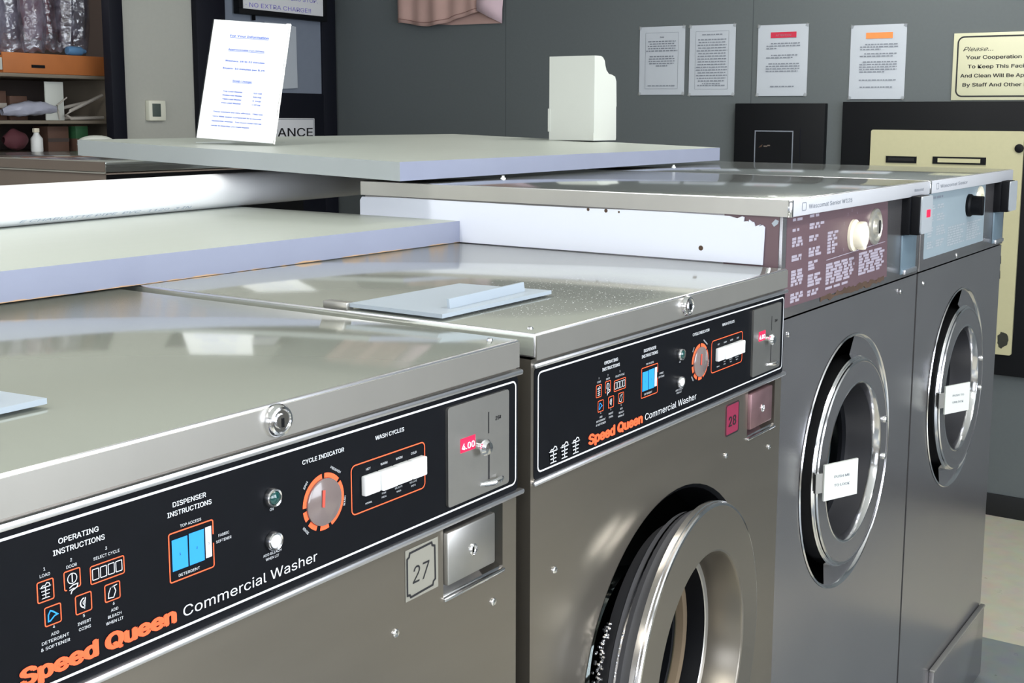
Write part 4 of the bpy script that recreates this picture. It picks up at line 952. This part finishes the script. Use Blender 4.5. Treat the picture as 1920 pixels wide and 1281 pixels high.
for (uu, vv), (_, t) in zip(st, [(0, k / 24) for k in range(25)]):
    wv = .010 * math.sin(t * 15 + 1) * .41 + .006 * math.sin(t * 29) + .030 + .012 * math.sin(PI * t)
    V.append((XW - wv - .0085, -uu, vv))
q.tube(V, .0013, 'stitch', 6); q.build('hem_stitching', cl)
q = MB()   # turned-back corner showing the lining
q.grid([[(XW - .052, 2.690, 1.962), (XW - .040, 2.640, 1.935), (XW - .014, 2.574, 1.902)], [(XW - .056, 2.688, 2.00), (XW - .050, 2.640, 1.99), (XW - .018, 2.570, 1.96)], [(XW - .050, 2.676, 2.06), (XW - .046, 2.63, 2.06), (XW - .020, 2.560, 2.05)], [(XW - .04, 2.68, 2.6), (XW - .04, 2.63, 2.6), (XW - .02, 2.56, 2.6)]], 'cloth_in')
fo = q.build('turned_corner', cl, label='paler turned-back corner'); md = fo.modifiers.new('t', 'SOLIDIFY'); md.thickness = .004
q = MB(); q.grid([[(XW - .010, 3.150, 1.925), (XW - .010, 2.86, 1.905), (XW - .010, 2.576, 1.903)], [(XW - .012, 3.150, 2.2), (XW - .012, 2.86, 2.2), (XW - .012, 2.566, 2.2)]], 'cloth_pink'); q.build('back_layer', cl)

# ------------------------------------------------------------------ left wall
e = empty('thermostat', (0, 0, 0), 'small cream thermostat with grey display on the pale wall', 'thermostat')
q = MB(); q.box(2.312, 2.402, YL - .028, YL + .001, 1.452, 1.540, 'thermo', .006); bd = q.build('body', e)
q = MB(); q.box(2.328, 2.372, YL - .0295, YL - .027, 1.470, 1.526, 'lcd', .001); q.build('display', bd)

e = empty('framed_sign', (0, 0, 0), 'white sign in a black frame, handwritten in violet, top edge of the photo', 'sign')
yy = YL - .075
q = MB()
for a_, b_, c_, d_ in ((2.795, 3.365, 1.938, 1.962), (2.795, 3.365, 2.235, 2.26), (2.795, 2.818, 1.962, 2.235), (3.342, 3.365, 1.962, 2.235)): q.box(a_, b_, yy, YL - .036, c_, d_, 'nearblack', .002)
q.build('frame', e)
q = MB(); q.box(2.815, 3.345, yy + .006, yy + .02, 1.958, 2.238, 'paper'); p = q.build('sheet', e)
g = MB(); fr = FRONT(yy + .0055); g.text(fr, 'WHEN THE DRYERS STOP.', 2.850, 2.022, .028, 0, 'print_pu', 'l', width=.455); g.text(fr, '· NO EXTRA CHARGE!!', 2.838, 1.972, .028, 0, 'print_pu', 'l', width=.420)
g.text(fr, 'REMOVE CLOTHES', 2.850, 2.072, .028, 0, 'print_pu', 'l', width=.34) if False else None
g.build('lettering', p, smooth=False)
q = MB(); q.box(2.905, 2.915, YL - .05, YL - .036, 1.915, 1.94, 'black'); q.build('frame_hook', e)
q = MB(); q.grid([[(3.00, YL - .030, 1.610), (3.10, YL - .036, 1.606), (3.197, YL - .030, 1.612)], [(2.996, YL - .026, 1.75), (3.10, YL - .029, 1.75), (3.199, YL - .026, 1.75)], [(2.995, YL - .024, 1.915), (3.10, YL - .025, 1.915), (3.20, YL - .024, 1.905)]], 'notice')
tag(q.build('paper_sheet', None), 'plain pale sheet pinned to the dark door behind the bright info sheet', 'paper')
e = empty('small_sign', (0, 0, 0), 'small white sign ending in ANCE on the dark door, low beside the info sheet', 'sign')
q = MB(); q.box(2.98, 3.292, YL - .046, YL - .0355, 1.352, 1.466, 'paper', .002); p = q.build('plate', e)
g = MB(); fr = FRONT(YL - .0464); g.text(fr, 'ANCE', 3.276, 1.378, .058, 0, 'print_k', 'r', width=.235, bold=.01); g.rring(fr, 2.986, 3.286, 1.358, 1.460, .002, .003, 0, 'print_tx'); g.build('lettering', p, smooth=False)

# ------------------------------------------------------------------ shelves and things seen through the opening
e = empty('storage_shelf', (0, 0, 0), 'open wooden storage shelf seen through the wall opening at left', 'shelf')
SX0, SX1 = .70, 2.30
for x in (SX0, SX1):
    q = MB(); q.box(x - .012, x + .012, 3.775, 4.30, 0, 1.72, 'shelf', .002); q.build('side_panel', e)
for z in (.9, 1.322, 1.452, 1.640):
    q = MB(); q.box(SX0 + .0125, SX1 - .0125, 3.78, 4.30, z - .014, z, 'shelf', .002); q.build('shelf_board', e)
q = MB(); q.box(SX0 + .0125, SX1 - .0125, 4.28, 4.30, .9, 1.64, 'alcove'); q.build('back_panel', e)
e = empty('orange_tray', (0, 0, 0), 'long orange cardboard tray on the top shelf under the bagged clothes', 'tray')
q = MB(); q.box(1.76, 2.235, 3.79, 3.80, 1.641, 1.722, 'orange', .002); q.box(1.76, 2.235, 3.80, 4.20, 1.641, 1.650, 'orange'); q.box(1.76, 1.77, 3.80, 4.20, 1.65, 1.71, 'orange'); q.box(2.225, 2.235, 3.80, 4.20, 1.65, 1.71, 'orange'); b0 = q.build('tray_body', e)
q = MB(); q.box(1.885, 1.945, 3.787, 3.7895, 1.664, 1.676, 'nearblack'); q.build('label_slot', b0)
q = MB(); q.box(1.715, 1.757, 3.79, 3.80, 1.652, 1.700, 'card', .001); tag(q.build('price_card', None), 'small white card at the left end of the orange tray', 'card')

def cover(x0, x1, z0, yf, amp, seed, m, d0=.05):
    """bulging closed bag shape: outline in plan, gathered folds"""
    rg = random.Random(seed); q = MB(); rows = []
    ph = [rg.uniform(0, 6) for _ in range(4)]; n = 28
    for j in range(13):
        t = j / 12; z = z0 + (2.42 - z0) * t; row = []
        tp = (1 - .35 * t ** 3)
        for i in range(n + 1):
            a_ = 2 * PI * i / n
            fx_ = math.cos(a_); fy_ = math.sin(a_)
            rr = 1 + amp * (math.sin(a_ * 5 + ph[0] + t * 3) * .5 + math.sin(a_ * 8 + ph[1] - t * 5) * .35 + .3 * math.sin(t * 9 + ph[2]))
            bt = .75 + .25 * min(1, t * 6)
            row.append(((x0 + x1) / 2 + (x1 - x0) / 2 * fx_ * rr * tp * bt, yf + d0 + d0 * fy_ * rr * bt, z + .012 * math.sin(a_ * 3 + ph[3]) * (1 - t)))
        rows.append(row)
    q.grid(rows, m); q.add([(sum(p[0] for p in rows[0]) / (n + 1), yf + d0, z0)] + rows[0], [(0, 1 + i + 1, 1 + i) for i in range(n)], m)
    return q
gs = [(1.660, 1.830, 1.772, 1.735, 'g_navy', 'dark navy garment in clear plastic at the left edge', 0), (1.790, 1.930, 1.80, 1.738, 'g_grey', 'pale grey garment in clear plastic, hanging behind the navy one', 1),
      (1.900, 2.020, 1.790, 1.740, 'g_pink', 'mauve garment in clear plastic, left of the red one', 0), (1.985, 2.095, 1.83, 1.755, 'g_red', 'red garment in clear plastic', 1),
      (2.060, 2.150, 1.79, 1.750, 'g_wine', 'dark wine garment in clear plastic, right of the red one', 0), (2.120, 2.230, 1.82, 1.755, 'g_grey', 'grey garment in clear plastic beside the dark jamb', 1)]
for i, (x0, x1, zg, zc, m, lab, bk_) in enumerate(gs):
    yb_ = .125 * bk_; x0 += .075 * bk_; x1 += .095 * bk_
    e = empty('bagged_garment', (0, 0, 0), lab, 'garment', 'bagged garments on the rail')
    cover(x0 + .016, x1 - .016, zg, 3.845 + yb_, .09, 20 + i, m, .035).build('garment', e)
    cover(x0 + .008, x1 - .008, zc, 3.825 + yb_, .09, 40 + i, 'film', .058).build('plastic_cover', e)
    q = MB(); q.tube([((x0 + x1) / 2, 3.88 + yb_, 2.41), ((x0 + x1) / 2, 3.90 + yb_ * .6, 2.44), ((x0 + x1) / 2, 3.93, 2.470), ((x0 + x1) / 2, 3.955, 2.462)], .002, 'chrome', 6); q.build('hanger_hook', e)
q = MB(); q.tube([(.5, 3.945, 2.452), (2.7, 3.945, 2.452)], .012, 'chrome', 12); tag(q.build('garment_rail', None), 'steel rail carrying the bagged garments', 'rail')
q = MB(); q.lathe([(.0001, -.045), (.016, -.044), (.019, -.03), (.019, .02), (.012, .03), (.008, .045), (.0001, .046)], 2.115, 3.815, 1.742, 'blue_obj', 18, ax='x'); tag(q.build('plastic_bottle', None), 'small blue bottle lying on the orange tray', 'bottle')
# middle shelf
q = MB(); q.box(1.975, 2.062, 3.84, 3.846, 1.4525, 1.612, 'card', .001); tag(q.build('paper_card', None), 'upright white card on the middle shelf', 'card')
def hanger(y, x0, x1, z0, z1, tilt, lab):
    q = MB(); xm = x0 + .02
    q.tube([(x1, y, z1), (xm, y - tilt, z0 + .040), (x0, y - tilt, z0 + .022), (x0 + .02, y - tilt, z0 + .008), (x1, y, z0 + .012)], .0075, 'hanger', 8)
    return tag(q.build('clothes_hanger', None), lab, 'hanger', 'hangers on the middle shelf')
hanger(3.83, 2.050, 2.245, 1.4525, 1.560, .02, 'pale hanger with open arms at the right end of the middle shelf')
hanger(3.87, 1.985, 2.20, 1.4525, 1.530, .02, 'pale hanger lying behind the open one on the middle shelf')
q = MB(); rows = []
for j in range(11):
    t = j / 10; rr = .030 * math.sin(PI * (.08 + .84 * t)) ** .6
    rows.append([(1.775 + .245 * t, 3.84 + rr * math.cos(a_) * (1 + .15 * math.sin(a_ * 4 + j)), 1.486 + .016 * math.sin(t * 2.2) + rr * math.sin(a_) * (1 + .12 * math.sin(a_ * 3 + j * 2))) for a_ in [2 * PI * k / 16 for k in range(17)]])
q.grid(rows, 'wrap'); tag(q.build('wrapped_bundle', None), 'cloudy plastic-wrapped bundle lying on the middle shelf', 'bundle')
for x0, x1, h, m, lab in ((1.70, 1.79, .105, 'g_pink', 'mauve bundle at the left end of the middle shelf'), (1.80, 1.87, .12, 'boxbrown', 'brown carton behind the wrapped bundle'), (1.885, 1.965, .10, 'boxbrown', 'brown carton left of the upright white card')):
    e_ = empty('carton', ((x0 + x1) / 2, 4.0, 1.4525), lab, 'carton', 'cartons on the middle shelf'); hw = (x1 - x0) / 2
    q = MB(); q.box(-hw, hw, -.05, .05, 0, h, m, .003); b1 = q.build('body', e_)
    q = MB(); q.box(-hw, hw, -.0512, -.0498, h * .42, h * .58, 'hanger'); q.build('tape_strip', b1)
q = MB(); q.tube([(2.035, 3.835, 1.456), (2.028, 3.832, 1.49), (2.022, 3.83, 1.515), (2.07, 3.83, 1.548)], .003, 'hanger', 6); tag(q.build('bent_wire', None), 'bent wire crossing in front of the upright white card', 'wire')
# lower shelf
q = MB(); rows = []
for j in range(9):
    t = j / 8; rr = .048 * math.sin(PI * (.06 + .88 * t)) ** .7
    rows.append([(1.775 + .105 * t, 3.84 + rr * .8 * math.cos(a_), 1.3735 + rr * .9 * math.sin(a_) * (1 + .15 * math.sin(3 * a_ + j))) for a_ in [2 * PI * k / 14 for k in range(15)]])
q.grid(rows, 'wine_cloth'); tag(q.build('folded_cloth', None), 'crumpled wine-red cloth on the lower shelf', 'cloth')
e = empty('spray_bottle', (1.915, 3.825, 1.3225), 'white bottle standing beside the wine-red cloth', 'bottle')
q = MB(); q.lathe([(.0001, 0), (.022, 0), (.024, .006), (.024, .055), (.012, .072), (.010, .080)], 0, 0, 0, 'white', 20, ax='z'); b1 = q.build('body', e)
q = MB(); q.box(-.014, .010, -.009, .009, .080, .098, 'cream', .003); q.build('trigger_cap', b1)
e = empty('carton', (2.135, 3.86, 1.3225), 'small green carton on the lower shelf', 'carton')
q = MB(); q.box(-.030, .030, -.03, .03, 0, .108, 'boxbrown', .002); b1 = q.build('body', e)
q = MB(); q.box(-.0305, .0305, -.031, .031, .052, .106, 'green_obj', .002); q.build('lid', b1)
e = empty('carton', (2.035, 3.90, 1.3225), 'dark brown carton on the lower shelf, left of the green one', 'carton')
q = MB(); q.box(-.05, .05, -.05, .05, 0, .105, 'boxbrown', .002); b1 = q.build('body', e)
q = MB(); q.box(-.0505, .0505, -.051, -.049, .04, .055, 'alcove'); q.build('tape_strip', b1)
q = MB(); rows = []
for j in range(9):
    t = j / 8; rr = .036 * max(.02, math.sin(PI * t)) ** .35
    rows.append([(1.385 + .13 * (t - .5), 2.72 + rr * 1.1 * math.cos(a_), 1.3558 + .028 + .75 * rr * math.sin(a_)) for a_ in [2 * PI * k / 14 for k in range(15)]])
q.grid(rows, 'card'); tag(q.build('rolled_towel', None), 'white rolled towel on the back-row machine beside the raised board corner', 'towel')

# ------------------------------------------------------------------ light
def area(name, loc, rot, sx, sy, power, c):
    L = bpy.data.lights.new(name, 'AREA'); L.shape = 'RECTANGLE'; L.size = sx; L.size_y = sy; L.energy = power; L.color = c
    o = bpy.data.objects.new(name, L); col.objects.link(o); o.location = loc; o.rotation_euler = rot; return o
area('shop_window_light', (-.2, -3.75, 1.75), (R(90), 0, 0), 7.5, 1.9, 430, (.86, .92, 1.0))
area('end_window_light', (-5.3, .0, 1.75), (R(90), 0, R(-90)), 5.5, 1.7, 110, (.88, .93, 1.0))
area('alcove_fill_light', (1.6, 4.0, 2.82), (0, 0, 0), .6, .3, 22, (1.0, .97, .92))  # lamp added to brighten the bagged garments, no fixture behind it
for x, y in ((-2.6, -1.2), (-2.6, 1.6), (.6, -1.2), (-.7, .9), (2.4, .6)):
    area('tube_light', (x, y, 2.80), (0, 0, 0), 1.15, .25, 30, (1.0, .98, .92))
wd = bpy.data.worlds.new('daylight'); scene.world = wd; wd.use_nodes = True
bg = wd.node_tree.nodes['Background']
sky = wd.node_tree.nodes.new('ShaderNodeTexSky'); sky.sky_type = 'HOSEK_WILKIE'; sky.sun_direction = (-.3, -.4, .85); sky.turbidity = 5
wd.node_tree.links.new(sky.outputs[0], bg.inputs[0]); bg.inputs[1].default_value = 0.6

# ------------------------------------------------------------------ camera
cam = bpy.data.cameras.new('camera'); co = bpy.data.objects.new('camera', cam); col.objects.link(co)
rt = Vector((0.547897866, -0.836521154, 0.006347195)); upc = Vector((0.113647553, 0.081948719, 0.990135668)); fw = Vector((0.828789576, 0.541771877, -0.139968111))
mt = Matrix((rt, upc, -fw)).transposed().to_4x4(); mt.translation = (-1.1408, -.7059, 1.4767)
co.matrix_world = mt
cam.sensor_width = 36; cam.lens = 2272.4 / 1920 * 36; cam.shift_x = -70.36 / 1920; cam.shift_y = -98.6 / 1920; cam.clip_start = .02
scene.camera = co
scene.view_settings.view_transform = 'Standard'
scene.view_settings.look = 'None'
scene.view_settings.exposure = 0.0
